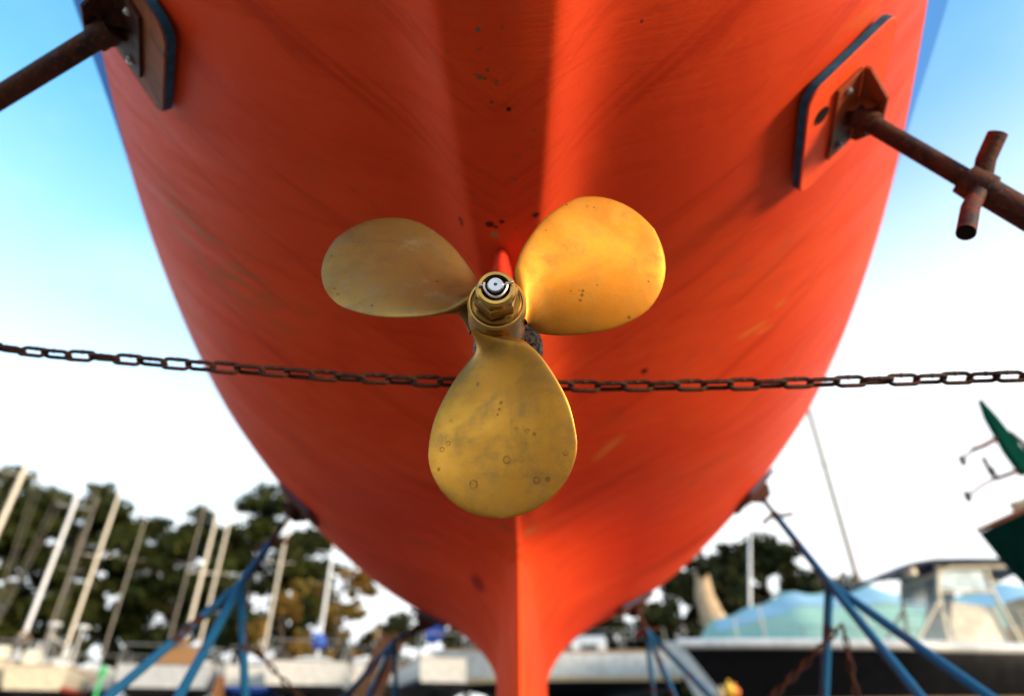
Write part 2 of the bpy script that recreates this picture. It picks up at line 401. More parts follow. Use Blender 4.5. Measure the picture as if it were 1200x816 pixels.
# stern face, deck, toe rail
sec=G[0]; tp=[topside(float(Ys[0]),s_) for s_ in(-1,1)]
poly=[Vector(p) for p in sec]+[Vector(p) for p in tp[1][1:]]+[Vector(p) for p in tp[0][1:][::-1]]
c0=Vector((0,Ys[0]-.0,Zw+H+.3)); tr=MB(); tr.add([c0]+poly,[(0,i+1,(i+1)%len(poly)+1) for i in range(len(poly))]); bt(tr.build('transom',M['white']))
dk=MB(); dk.grid([[topside(float(Y),-1)[-1],(0,Y,topside(float(Y),1)[-1][2]+.05),topside(float(Y),1)[-1]] for Y in Ys]); bt(dk.build('deck',M['white'],smooth=30))
rl=MB()
for s_ in(-1,1): rl.tube([Vector(topside(float(Y),s_)[-1])+Vector((0,0,.02)) for Y in Ys[::4]],.022,8)
bt(rl.build('toe_rail',M['wood'],smooth=40))
cb=MB(); dz=Zw+H+1.0
cb.grid([[(sx*wd,y,dz+zz) for sx,zz in((-1,0),(-.9,.32),(-.4,.40),(.4,.40),(.9,.32),(1,0))] for y,wd in((2.3,.75),(2.35,.8),(5.5,.8),(7,.5),(7.05,.45))]); bt(cb.build('cabin',M['white'],smooth=35))
# keel
def kw(Y): 
    t=min(1,max(0,(Y-KY0)/1.5)); return KW*math.sqrt(t)*min(1,max(0,(KY1-Y)/1.0))**.5+.001
kb=MB(); kys=[KY0+(KY1-KY0)*(i/50)**1.6 for i in range(51)]; kz=lambda y:float(section(np.array([y]),np.array([kw(y)/float(spl(np.array([y]),YK,BK)[0])]))[1][0])+.012
for s_ in(-1,1): kb.grid([[(s_*kw(y),y,.16+(kz(y)-.16)*j/10) for j in range(11)] for y in kys])
kb.grid([[(-kw(y),y,.16),(kw(y),y,.16)] for y in kys])
bt(kb.build('keel',M['hull'],smooth=40))

# ---- propeller (blade planform and pitch of a real three-blade screw)
PX,PY,PZ,PR,TILT,ANG,PIT,_,RAKE=.00776,.66344,.46443,.25699,.16716,-1.5675,.31558,-1,.01103
PWD=[.17315,.24615,.30179,.37104,.37075,.36899,.39037]; PSK=[0,-.01756,.0053,.00642,.01948,.02655,.02209,.03208]; SKY=-.03149
# same place on the picture after the hull fit moved the lens a little
dyaw=YAW-.0349
def refit(p):
    # rotate about the lens by the change in yaw
    q=Vector(p)-Vector((.05,0,0)); c,s_=math.cos(dyaw),math.sin(dyaw)
    return Vector((c*q.x-s_*q.y,s_*q.x+c*q.y,q.z))+Vector((CX,0,H))
kn=[.18,.3,.45,.6,.75,.88,.96,1.0]
aV=Vector((math.sin(SKY),math.cos(TILT)*math.cos(SKY),math.sin(TILT))); rV=Vector((math.cos(SKY),-math.sin(SKY),0)); uV=rV.cross(aV)
PC0=Vector((PX,PY,PZ))
def rot_(v): c,s_=math.cos(dyaw),math.sin(dyaw); return Vector((c*v.x-s_*v.y,s_*v.x+c*v.y,v.z))
AX=rot_(aV).normalized(); PC=refit(PC0)
def brass(name,a=(.56,.265,.045),b2=(.44,.19,.03),rough=.40,tarn=(.36,.24,.09),ta=.55,marks=()):
    m,t,b=nmat(name); g=NG(t); v=g.obj(); n=g.noise(v,9,5,.6,.5); n2=g.noise(g.mapping(v,(1,1,1),(5,2,1)),26,6,.7); n3=g.noise(g.mapping(v,(140,14,140),rot=(0,.5,0)),2,3,.6)
    c=g.mix(g.mapr(n,.35,.65),a,b2); c=g.mix(g.mapr(n2,.42,.70,0,ta),c,tarn); c=g.mix(g.mapr(g.noise(v,11,6,.7,.6),.48,.66,0,ta*.7),c,tuple(q*.7 for q in tarn)); c=g.mix(g.mapr(g.noise(v,120,4,.7),.66,.72,0,.5),c,(.12,.07,.03)); sc_=g.noise(g.mapping(v,(16,16,260),rot=(.3,.5,.4)),2,5,.7); c=g.mix(g.mapr(sc_,.60,.72,0,.35),c,(.22,.13,.05))
    P_=g.pos(); mk=None
    for (q,r_,ring) in marks:
        if q is None: continue
        sp_=g.spot(P_,q,r_,.35)
        if ring: sp_=g.math('SUBTRACT',sp_,g.math('MULTIPLY',g.spot(P_,q,r_*.62,.35),.75))
        sp_=g.math('MULTIPLY',sp_,g.mapr(g.noise(v,180,3,.6),.30,.55,.25,1)); mk=sp_ if mk is None else g.math('MAXIMUM',mk,sp_)
    if mk is not None: c=g.mix(g.math('MULTIPLY',mk,.65),c,(.10,.045,.015))
    g.set(b.inputs['Base Color'],c); b.inputs['Metallic'].default_value=.92
    g.set(b.inputs['Roughness'],g.math('ADD',g.mapr(n,.3,.7,rough-.05,rough+.08),g.mapr(n2,.5,.75,0,.15)))
    nb=g.bump(n3,.05,.002); nb=g.bump(n2,.05,.002,nb); nb=g.bump(sc_,.05,.001,nb); g.set(b.inputs['Normal'],nb); return m
M['hubbrass']=brass('bronze_hub',(.52,.31,.07),(.38,.21,.05),.28)
prop=MB()
HR=.0335
prop.lathe(PC,-AX,[(-.050,.0),(-.050,.030),(-.046,.036),(0,.0390),(.028,.0375),(.036,.0375),(.041,.0372),(.044,.0352),(.044,.0330),(.041,.0315),(.041,.0)],48)
hub=bt(prop.build('propeller',M['hubbrass'],smooth=30,label='three bladed bronze propeller'))
def child(o): o.parent=hub; o.matrix_parent_inverse=Matrix.Identity(4); return o
blade_pts=[]
for k in range(3):
    th=ANG+k*2*math.pi/3; rad=math.cos(th)*rV+math.sin(th)*uV; tan=-math.sin(th)*rV+math.cos(th)*uV
    sv=[.10,.14,.18]+LS(.22,.9,22)+[.93,.955,.975,.988,.996,.9995]
    cs=[math.sin(q*math.pi/2) for q in LS(-1,1,25)]
    front=[];back=[]
    for s_ in sv:
        sx=max(s_,.18)
        wv=float(spl(np.array([min(sx,.96)]),np.array(kn[:7]),np.array([.165,.24,.31,.362,.378,.379,.385]))[0])*(math.sqrt(max(0,1-((s_-.75)/.25)**2)) if s_>.75 else 1)
        if s_<.3: wv=wv*(1-.68*max(0,(.20-s_)/.10)) 
        sk=float(spl(np.array([max(s_,.18)]),np.array(kn),np.array([-.012,.0,.007,.012,.018,.025,.028,.030]))[0]); phi=math.atan(PIT/(2*math.pi*max(s_,.12)*PR))
        th_=(.0095*(1-s_)**1.3+.0022)*(1+2.6*math.exp(-max(0,s_-.12)/.055))
        fr=[];bk=[]
        for c_ in cs:
            c=(sk+c_*wv)*PR; dth=c*math.cos(phi)/(max(s_,.15)*PR); ax=-c*math.sin(phi)
            camber=-.010*(1-c_*c_)*wv/.37*min(1,s_*1.6)
            pt=PC0+s_*PR*(math.cos(dth)*rad+math.sin(dth)*tan)+(ax+RAKE*s_*PR)*aV
            # face normal
            nn=(math.cos(phi)*aV+math.sin(phi)*tan).normalized()
            t=th_*math.sqrt(max(0,1-c_**2))+.0004
            fr.append(refit(pt+nn*(t+camber*.3))); bk.append(refit(pt-nn*(t-camber*.3)))
        front.append(fr);back.append(bk)
    b_=MB(); b_.grid(front); b_.grid(back)
    # close the rim
    rim=lambda g_:[r[0] for r in g_]+g_[-1][1:]+[r[-1] for r in g_[::-1]][1:]
    b_.grid([rim(front),rim(back)])
    bb=BVHTree.FromPolygons([Vector(q) for q in b_.v],b_.f)
    def mk_(x,y,r_,ring): return (bb.ray_cast(EYE,ray(x,y))[0],r_,ring)  # one bronze in three base tones, each blade's reflected light put into the colour
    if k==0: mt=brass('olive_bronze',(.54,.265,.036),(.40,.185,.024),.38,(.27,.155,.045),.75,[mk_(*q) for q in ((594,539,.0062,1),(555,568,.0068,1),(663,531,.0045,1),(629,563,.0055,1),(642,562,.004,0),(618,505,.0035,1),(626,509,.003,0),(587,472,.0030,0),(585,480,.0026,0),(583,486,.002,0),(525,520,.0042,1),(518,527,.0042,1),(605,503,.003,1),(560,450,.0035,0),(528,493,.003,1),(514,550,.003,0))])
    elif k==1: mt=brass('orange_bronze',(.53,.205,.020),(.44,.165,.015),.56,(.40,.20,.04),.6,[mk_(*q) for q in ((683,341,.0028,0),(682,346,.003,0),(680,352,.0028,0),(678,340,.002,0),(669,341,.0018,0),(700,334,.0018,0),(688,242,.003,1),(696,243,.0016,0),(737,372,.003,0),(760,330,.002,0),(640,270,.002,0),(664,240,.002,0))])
    else: mt=brass('tarnished_bronze',(.31,.185,.055),(.21,.115,.028),.46,(.20,.15,.08),.7,[mk_(*q) for q in ((420,284,.002,0),(414,283,.0016,0),(396,345,.003,0),(392,338,.002,0),(436,358,.0025,0),(470,300,.0022,0),(512,330,.003,0),(388,300,.0025,0))])  # left blade: its dimmer, browner reflection is painted into the base colour
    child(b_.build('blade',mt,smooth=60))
nut=MB(); ref=rot_(rV*math.cos(.3)+uV*math.sin(.3))
nut.lathe(PC,-AX,[(.043,.0),(.043,.0305),(.046,.0312),(.049,.0300)],48)
nut.lathe(PC,-AX,[(.049,.026),(.052,.0285),(.069,.0285),(.0715,.0262)],6,ref=ref)
nut.lathe(PC,-AX,[(.0712,.0240),(.0725,.0248),(.080,.0242),(.0835,.0215),(.0835,.0178),(.072,.0172),(.072,0)],48)
child(nut.build('nut',M['hubbrass'],smooth=28))
M['chrome']=simple('polished_shaft_end',(.42,.43,.45),.25,metal=1,var=.15,scale=60)
M['darkgrease']=simple('dark_grease',(.010,.008,.007),.6,var=.4,scale=80); M['darkgrease'].node_tree.nodes['Principled BSDF'].inputs['Specular IOR Level'].default_value=.08  # near-black colour painted in as the shade inside bores and recesses
sh=MB(); sh.lathe(PC,-AX,[(.070,.0098),(.0895,.0098),(.0915,.0086),(.0915,.0022),(.086,.0020),(.086,0)],32); child(sh.build('shaft_end',M['chrome'],smooth=30))
e1=rot_(rV).normalized(); e2=AX.cross(e1).normalized()
if (up.dot(e2)<0): e2=-e2
cpn=MB(); P=PC-AX*.0865
pts=[P+(e1*math.cos(a)+e2*math.sin(a))*(.0138)*(1+.05*math.sin(3*a)) for a in LS(R(20),R(-200),18)]
cpn.tube(pts,.0015,8); cpn.tube([P+e1*.010+e2*.002,P+e1*.019+e2*.005-AX*.001],.0017,8); cpn.tube([P+e1*.012+e2*.0045,P+e1*.021+e2*.0075+AX*.002],.0012,8)
cpn.tube([P-e1*.012+e2*.003,P-e1*.0205+e2*.001],.0015,8); child(cpn.build('split_pin',M['steel'],smooth=40))
gr=MB(); gr.lathe(PC,-AX,[(.0730,.0170),(.0760,.0150),(.0775,.0098)],32); child(gr.build('thread_recess',M['darkgrease'],smooth=30))
# shaft, strut boss and strut, shaft log
M['barnacle'],t_,b_=nmat('pitted_zinc'); g=NG(t_); v=g.obj(); n=g.noise(v,150,5,.8); 
g.set(b_.inputs['Base Color'],g.mix(g.mapr(n,.42,.58),(.02,.015,.012),(.42,.36,.26))); b_.inputs['Roughness'].default_value=.5; b_.inputs['Metallic'].default_value=.4; g.set(b_.inputs['Normal'],g.bump(n,1,.01))
st=MB(); st.tube([PC+AX*.05,PC+AX*2.6],.0145,20); bt(st.build('propeller_shaft',M['steel'],smooth=40))
zb=MB(); zb.lathe(PC+Vector((.013,0,0)),AX,[(.085,.0),(.085,.040),(.090,.048),(.105,.052),(.18,.052),(.20,.04),(.20,.0)],32); bt(zb.build('zinc_anode',M['barnacle'],smooth=35))
sb=MB(); sb.lathe(PC,AX,[(.21,0),(.21,.030),(.215,.034),(.33,.036),(.34,.03),(.34,0)],32); boss=bt(sb.build('strut_bearing',M['hull'],smooth=35))
p_top,_n=on_hull(588,303); stt=MB(); base=PC+AX*.27; topp=p_top+Vector((0,.02,.03)); rows=[]
for i in range(15):
    u=i/14; c=base.lerp(topp,u); wdx=.029*math.sqrt(max(0,1-u**2.6))*(.55+.45*min(1,u*2))+.0012; ln=.05
    rows.append([c+Vector((wdx*math.cos(a),ln*math.sin(a),0)) for a in LS(0,2*math.pi,25)])
M['glossred']=simple('glossy_red_paint',(.60,.035,.015),.3,var=.25,scale=30)
stt.grid(rows); bt(stt.build('shaft_strut',M['glossred'],smooth=50))
for y,lb in ((3.4,'rear wooden keel block, under the aft end of the red keel'),(4.6,'wooden keel block under the middle of the red keel'),(5.6,'foremost wooden keel block under the red keel')):
    wb=MB(); wb.box((0,y,.08),(.7,.22,.155),bev=.01); tag(wb.build('keel_block',M['wood']),lb,'timber block','timber blocks under the keel')

# ---------------------------------------------------------------- jack stands
def stand(label,padpx,size,pole_to,r,apex_l,legs,handle,padmat,plate=None,tilt=0,name='jack_stand',polemat='rust',legr=.022,polelen=None,chainhook=False,hscale=1):
    """pad centre in sight line padpx, pole running to pole_to"""
    p,n=on_hull(*padpx)
    root=empty(name,(pole_to[0],pole_to[1],0),0,label,'jack stand','jack stands holding up the red boat')
    def ch(o,par=None): o.parent=root; o.matrix_parent_inverse=Matrix.Translation(-Vector(root.location)); return o
    n=n.normalized(); girth=Vector((-n.z*0,1,0)); fore=(Vector((0,1,0))-n*n.y).normalized(); gi=n.cross(fore).normalized()
    Mx=Matrix((fore,gi,n)).transposed(); Mr=Mx@Matrix.Rotation(tilt,3,'Z')
    return root,ch,p,n,Mr
def jack(label,padpx,size,A,r_pole,feet,hpos,tilt=0,rl=.02,painted=False,dist=None,hl=.085,ply=.022,extra=True,edge=None):
    p,n=on_hull(*padpx); A=Vector(A)
    root=empty('jack_stand',(A.x,A.y,0),0,label,'jack stand','jack stands holding up the red boat')
    def ch(o,par=None): 
        o.parent=root if par is None else par; 
        if par is None: o.matrix_parent_inverse=Matrix.Translation(-Vector(root.location))
        return o
    fore=(Vector((0,1,0))-n*n.y).normalized(); gi=n.cross(fore).normalized()
    if gi.z<0: gi=-gi; 
    Mr=Matrix((gi,fore,n)).transposed()@Matrix.Rotation(tilt,3,'Z')
    X_,Y_=Mr@Vector((1,0,0)),Mr@Vector((0,1,0)); a,b=size
    if edge:
        def on_pl(q): r_=ray(*q); return EYE+r_*((p-EYE).dot(n)/r_.dot(n))
        X_=(on_pl(edge[1])-on_pl(edge[0])).normalized(); Y_=n.cross(X_)
        Mr=Matrix((X_,Y_,n)).transposed()
    # plywood pad: rounded rectangle, blue carpeted edge
    def rr(s,off,z):
        pts=[]
        rad=.035*s
        for (qx,qy,a0) in ((a/2-rad,b/2-rad,0),(-a/2+rad,b/2-rad,90),(-a/2+rad,-b/2+rad,180),(a/2-rad,-b/2+rad,270)):
            for k in range(5):
                t=R(a0+k*22.5); pts.append(p+X_*((qx+rad*math.cos(t))*off)+Y_*((qy+rad*math.sin(t))*off)+n*z)
        return pts
    pad=MB(); lv=[rr(1,1,.004),rr(1,1.0,ply)]; N_=len(lv[0])
    pad.add(lv[0]+lv[1],[(i,(i+1)%N_,N_+(i+1)%N_,N_+i) for i in range(N_)]+[tuple(range(N_))],1)
    face=rr(1,.985,ply+.003); b0=rr(1,1,ply)
    pad.add(b0+face,[(i,(i+1)%N_,N_+(i+1)%N_,N_+i) for i in range(N_)]+[tuple(range(N_,2*N_))],0)
    po=ch(pad.build('pad',[M['padface'] if painted else M['padbrown'],M['padedge']],smooth=30))
    if painted:
        hs=1 if (rt.dot(Y_)<0) else -1
        hc=p+X_*(a*.22)+Y_*(b*hs*.33)+n*(ply+.0035); hp=MB(); hp.lathe(hc,n,[(-.0,0),(-.0,.017),(.0022,.019),(.0022,.0)],20); ho=hp.build('pad_hole',M['darkgrease']); ho.parent=po  # hole is a dark disc on the face, its inner shade painted
    # steel bracket: base plate + two raked cheeks, bolts
    q=ply+.004; br=MB(); s=.9; outw=1 if (rt.dot(Y_)>0)==(p.x>0) else -1
    br.box(p+Y_*(-outw*.012)+n*(q+.004),(a*.66,.075,.007),Mr.to_4x4(),bev=.001)
    o_=p+Y_*(outw*.026)+n*(q+.007); hx_=a*.33
    prof=[(-hx_,0),(hx_,0),(hx_,.012),(hx_*.45,.060),(-hx_*.45,.060),(-hx_,.012)]
    br.prism([o_+X_*u+n*v for u,v in prof],Y_*(.006*outw))
    for u_ in (-.022,.022): br.prism([p+Y_*(-outw*.014)+X_*(u_-.0025)+n*(q+.007),p+Y_*(outw*.026)+X_*(u_-.0025)+n*(q+.007),p+Y_*(outw*.026)+X_*(u_-.0025)+n*(q+.050),p+Y_*(-outw*.002)+X_*(u_-.0025)+n*(q+.038)],X_*.005)
    ch(br.build('bracket',M['brkt'] if painted else M['rust'],smooth=20))
    for u in(-a*.26,a*.26):
        bo=MB(); bo.lathe(p+X_*u+Y_*(-outw*.020)+n*(q+.006),n,[(0,.009*s),(.006*s,.009*s),(.0065*s,.007*s),(.012*s,.004*s),(.012*s,0)],8)
        ch(bo.build('bolt',M['steel'],smooth=20))
    # swivel, threaded pole, T-handle collar
    K=p+n*(q+.045*s); d=(A-K).normalized(); Hh=K+d*hpos
    pl=MB(); pl.lathe(K-d*.02*s,d,[(0,0),(0,.028*s),(.05*s,.028*s),(.05*s,.018*s)],20)
    pl.tube([K,Hh],r_pole,20); ch(pl.build('screw_pole',M['rust'],smooth=40))
    lo=MB(); lo.tube([Hh+d*.01,A+d*.02],r_pole*1.38,20); ch(lo.build('sleeve',M['rustblue'] if painted or not extra else M['bluesteel'],smooth=40))
    hd=MB(); hd.lathe(Hh-d*.02,d,[(0,r_pole),(0,r_pole*1.6),(.045,r_pole*1.7),(.05,r_pole*1.38)],20)
    return root,ch,K,d,Hh,hd,r_pole,A
def wash(name,a,b2,dirt=.5):
    m,t,b=nmat(name); g=NG(t); v=g.pos(); n=g.noise(v,14,6,.7); n2=g.noise(v,60,4,.7)
    c=g.mix(g.mapr(n,.4,.7),a,b2); c=g.mix(g.mapr(n2,.62,.72,0,dirt),c,(.05,.02,.01)); g.set(b.inputs['Base Color'],c); b.inputs['Roughness'].default_value=.7; b.inputs['Specular IOR Level'].default_value=.2; g.set(b.inputs['Normal'],g.bump(n2,.3,.003)); return m
M['brkt']=rust('red_brown_bracket',(.30,.055,.014),.47,dark=.7)
M['padface']=wash('overpainted_plywood',(.95,.085,.010),(.80,.060,.012)); M['padbrown']=wash('brown_plywood',(.30,.075,.016),(.12,.030,.008)); M['padedge']=wash('blue_pad_carpet',(.012,.06,.11),(.03,.14,.26))

def legs_of(ch,A,feet,rl,mat='bluesteel',brace=True):
    for f in feet:
        f=Vector(f); l=MB(); l.tube([A,A.lerp(f,.98)],rl,14); l.box(f+Vector((0,0,.012)),(.09,.09,.02),bev=.002); ch(l.build('leg',M[mat],smooth=40))
    if brace and len(feet)>2:
        b=MB(); q=[A.lerp(Vector(f),.72) for f in feet]
        for i in range(len(q)): b.tube([q[i],q[(i+1)%len(q)]],rl*.7,10)
        ch(b.build('brace',M[mat],smooth=40))
def to_ground(A,px,Yq):
    q=at(px[0],px[1],Yq); d=q-A; t=(0.01-A.z)/d.z; return A+d*t

# near pair
def near_jack(side):
    if side>0:
        padpx=(979,126); A=at(1290,303,.84)
        root,ch,K,d,Hh,hd,rp,A=jack('front right jack stand with orange overpainted pad, bored hole and rusty T-handle',padpx,(.305,.262),A,.0185,None,.255,painted=True,edge=((929,222),(941,92)))
        for q,k_ in ((at(1169,157,Hh.y-.06)-Hh,1.0),(at(1132,273,Hh.y-.035)-Hh,.9)):
            hd.tube([Hh+d*.012,Hh+q*.5,Hh+q],[.017*k_,.017*k_,.017*k_],20,cap=False); hd.tube([Hh+q*.7,Hh+q*.99],.0138*k_,20,mi=1)  # dark plug inside each arm paints the shade of the open tube end
        ch(hd.build('handle',[M['rustred'],M['darkgrease']],smooth=40))
    else:
        padpx=(165,28); A=at(-120,188,.86)
        root,ch,K,d,Hh,hd,rp,A=jack('front left jack stand, dark brown plywood pad and shadowed rusty pole',padpx,(.30,.235),A,.0205,None,.42,edge=((212,132),(222,8)))
        hd.tube([Hh-Vector((0,.10,.03)),Hh+Vector((0,.10,.03))],.0155,16); ch(hd.build('handle',M['rustred'],smooth=40))
    # tripod outside the frame
    B=A+d*.12; g_=MB(); sg=side
    feet=[(B.x+sg*.55,B.y-.05,0),(B.x+sg*.05,B.y+.50,0),(B.x+sg*.05,B.y-.45,0)]
    lo=MB(); lo.tube([A,B],rp*1.38,20); ch(lo.build('sleeve',M['bluesteel'],smooth=40)); legs_of(ch,B,feet,.02)
    return B,d
BR,dR=near_jack(1); BL,dL=near_jack(-1)

def far_jack(label,padpx,size,apex,Yap,legpx,hpos,rp=.014,tilt=0,hl=.1,rl=.019):
    A=at(apex[0],apex[1],Yap)
    root,ch,K,d,Hh,hd,rp,A=jack(label,padpx,size,A,rp,None,hpos,tilt=tilt,extra=True)
    side=d.cross(Vector((0,0,1))).normalized()
    s2=d.cross(side).normalized(); e=(side*.75+s2*.6).normalized()
    hd.tube([Hh+d*.02-rt*hl*.8-up*hl*.35,Hh+d*.005-rt*hl*.3,Hh+d*.0+rt*hl*.3,Hh+rt*hl+up*.01],[.011,.012,.012,.010],10)
    ch(hd.build('handle',M['rustred'],smooth=40))
    feet=[to_ground(A,(px,816),yq) for px,yq in legpx]; legs_of(ch,A,feet,rl)
    return A,feet,root,ch
A2R,f2R,r2R,c2R=far_jack('middle right jack stand with splayed blue legs, rusty chain and red brown screw',(886,575),(.27,.30),(972,684),2.95,((1158,2.5),(1078,2.55),(966,3.15)),.26,tilt=.1)
A2L,f2L,r2L,c2L=far_jack('middle left jack stand with blue legs spread before the tree trunks and masts',(352,592),(.27,.30),(283,684),2.95,((128,2.6),(210,2.5),(287,3.2)),.42,tilt=-.1)
far_jack('rear left jack stand, its short blue legs low beside the leaning wooden plank',(487,722),(.27,.30),(462,752),4.7,((405,4.3),(433,4.2),(464,4.9)),.18,rp=.014,rl=.017)
far_jack('rear right jack stand with thin blue legs in front of the white sailboat cabin',(742,706),(.27,.30),(757,738),4.7,((832,4.2),(790,4.1),(766,4.9)),.13,rp=.014,rl=.017)

# ---------------------------------------------------------------- chains
def link_mesh(pitch,wd,r,name,mat):
    """one link lying along X, welded oval"""
    hx=pitch/2+r*.55; hw=wd/2-r; pts=[]
    for i in range(9):
        t=-math.pi/2+math.pi*i/8; pts.append((hx-hw+hw*math.cos(t),hw*math.sin(t),0))
    for i in range(9):
        t=math.pi/2+math.pi*i/8; pts.append((-(hx-hw)+hw*math.cos(t),hw*math.sin(t),0))
    b=MB(); b.tube(pts,r,10,closed=True)
    b.tube([(-.003,hw,0),(0,hw,0),(.003,hw,0)],[r*1.02,r*1.22,r*1.02],10)   # weld bead
    o=b.build(name,mat,smooth=50); return o
def chain(label,pts,pitch,wd,r,ang=.75,mat='rustchain',group=None):
    pts=[Vector(p) for p in pts]; cum=[0]
    for a,b in zip(pts,pts[1:]): cum.append(cum[-1]+(b-a).length)
    def P(s):
        for i in range(len(pts)-1):
            if s<=cum[i+1]: return pts[i].lerp(pts[i+1],(s-cum[i])/(cum[i+1]-cum[i]))
        return pts[-1]
    root=empty('chain',pts[0],0,label,'chain')
    n=int(cum[-1]/pitch); proto=None
    for i in range(n):
        c=P((i+.5)*pitch); t=(P((i+1)*pitch)-P(i*pitch)).normalized()
        if proto is None: o=proto=link_mesh(pitch,wd,r,'link',M[mat])
        else: o=proto.copy(); col.objects.link(o)
        z=-EYE+c; z=(z-t*z.dot(t)).normalized() if False else (Vector((0,-.75,-.66))-t*Vector((0,-.75,-.66)).dot(t)).normalized()
        y=z.cross(t); m=Matrix((t,y,z)).transposed()@Matrix.Rotation((ang if i%2 else ang-math.pi/2)+random.uniform(-.24,.24),3,'X')
        o.parent=root; o.matrix_parent_inverse=Matrix.Translation(-pts[0]); mm=m.to_4x4(); mm.translation=c; o.matrix_basis=mm
    return root
CY=1.0
cpix=[(-330,368),(-150,391),(0,408),(60,415),(120,419),(210,427),(300,434),(400,442),(500,447),(600,451),(700,453),(800,452),(900,450),(1000,447),(1100,444),(1200,441),(1350,434),(1560,422)]
chain('long rusty black chain strung across under the hull between the front jack stands',[at(x,y,CY) for x,y in cpix],.0487,.027,.0042)
def sag(a,b,d,n=24,e=0): 
    a,b=Vector(a),Vector(b); return [a.lerp(b,i/n)-Vector((0,0,d*4*(i/n)*(1-i/n))) for i in range(n+1)]
a=at(986,732,2.98); q=at(890,816,2.98); 
chain('rusty chain running down from the middle right jack stand under the keel',sag(a,a+(q-a)*2.4,.04),.045,.030,.0055)
chain('short rusty chain hanging slack beside the blue legs of the middle right jack stand',[at(988,735,2.9),at(996,775,2.88),at(1004,816,2.86),at(1014,880,2.84)],.045,.028,.005)
a=at(300,762,2.98); q=at(357,815,2.98)
chain('dark chain slanting down from the middle left jack stand toward the keel',sag(a,a+(q-a)*2.2,.02),.045,.026,.0045)

# ---------------------------------------------------------------- generic boats
def hull_grid(Ln,Bm,draft,free,sheer=.25,transom=.75,fine=1.6,V=.35,bowrake=.7,ns=26,nu=13):
    """bottom and topside grids, stern at y=0, bow at y=Ln; z=0 at waterline"""
    bot=[];top=[]
    for i in range(ns):
        t=i/(ns-1); y=Ln*t; b=Bm/2*(transom+(1-transom)*math.sin(min(1,t/.5)*math.pi/2)) if t<.5 else Bm/2*(1-((t-.5)/.5)**(fine*1.35))
        b=max(b,.02); dr=draft*(1-.6*(1-min(1,t/.35))-0.0) if t<.5 else draft*(1-((t-.5)/.5)**2.5*.98)
        fr=free*(1+sheer*(2*t-.7)**2*.8)
        rb=[];rt_=[]
        for j in range(-nu,nu+1):
            s=j/nu; z=-dr*(1-(V*abs(s)+(1-V)*abs(s)**3)); rb.append((b*s,y+0*z,z))
        for sg in(-1,1):
            row=[]
            for j in range(7):
                u=j/6; fl=b*(1+.10*math.sin(u*1.6)) + (.16*u*u if t>.6 else 0)*(1-((t-.5)/.5)**6 if t>.5 else 1); row.append((sg*fl,y+bowrake*u*max(0,(t-.6)/.4)**2-(.25*u if t<.02 else .25*u*max(0,1-t*3)),fr*u))
            rt_.append(row)
        bot.append(rb);top.append(rt_)
    return bot,top
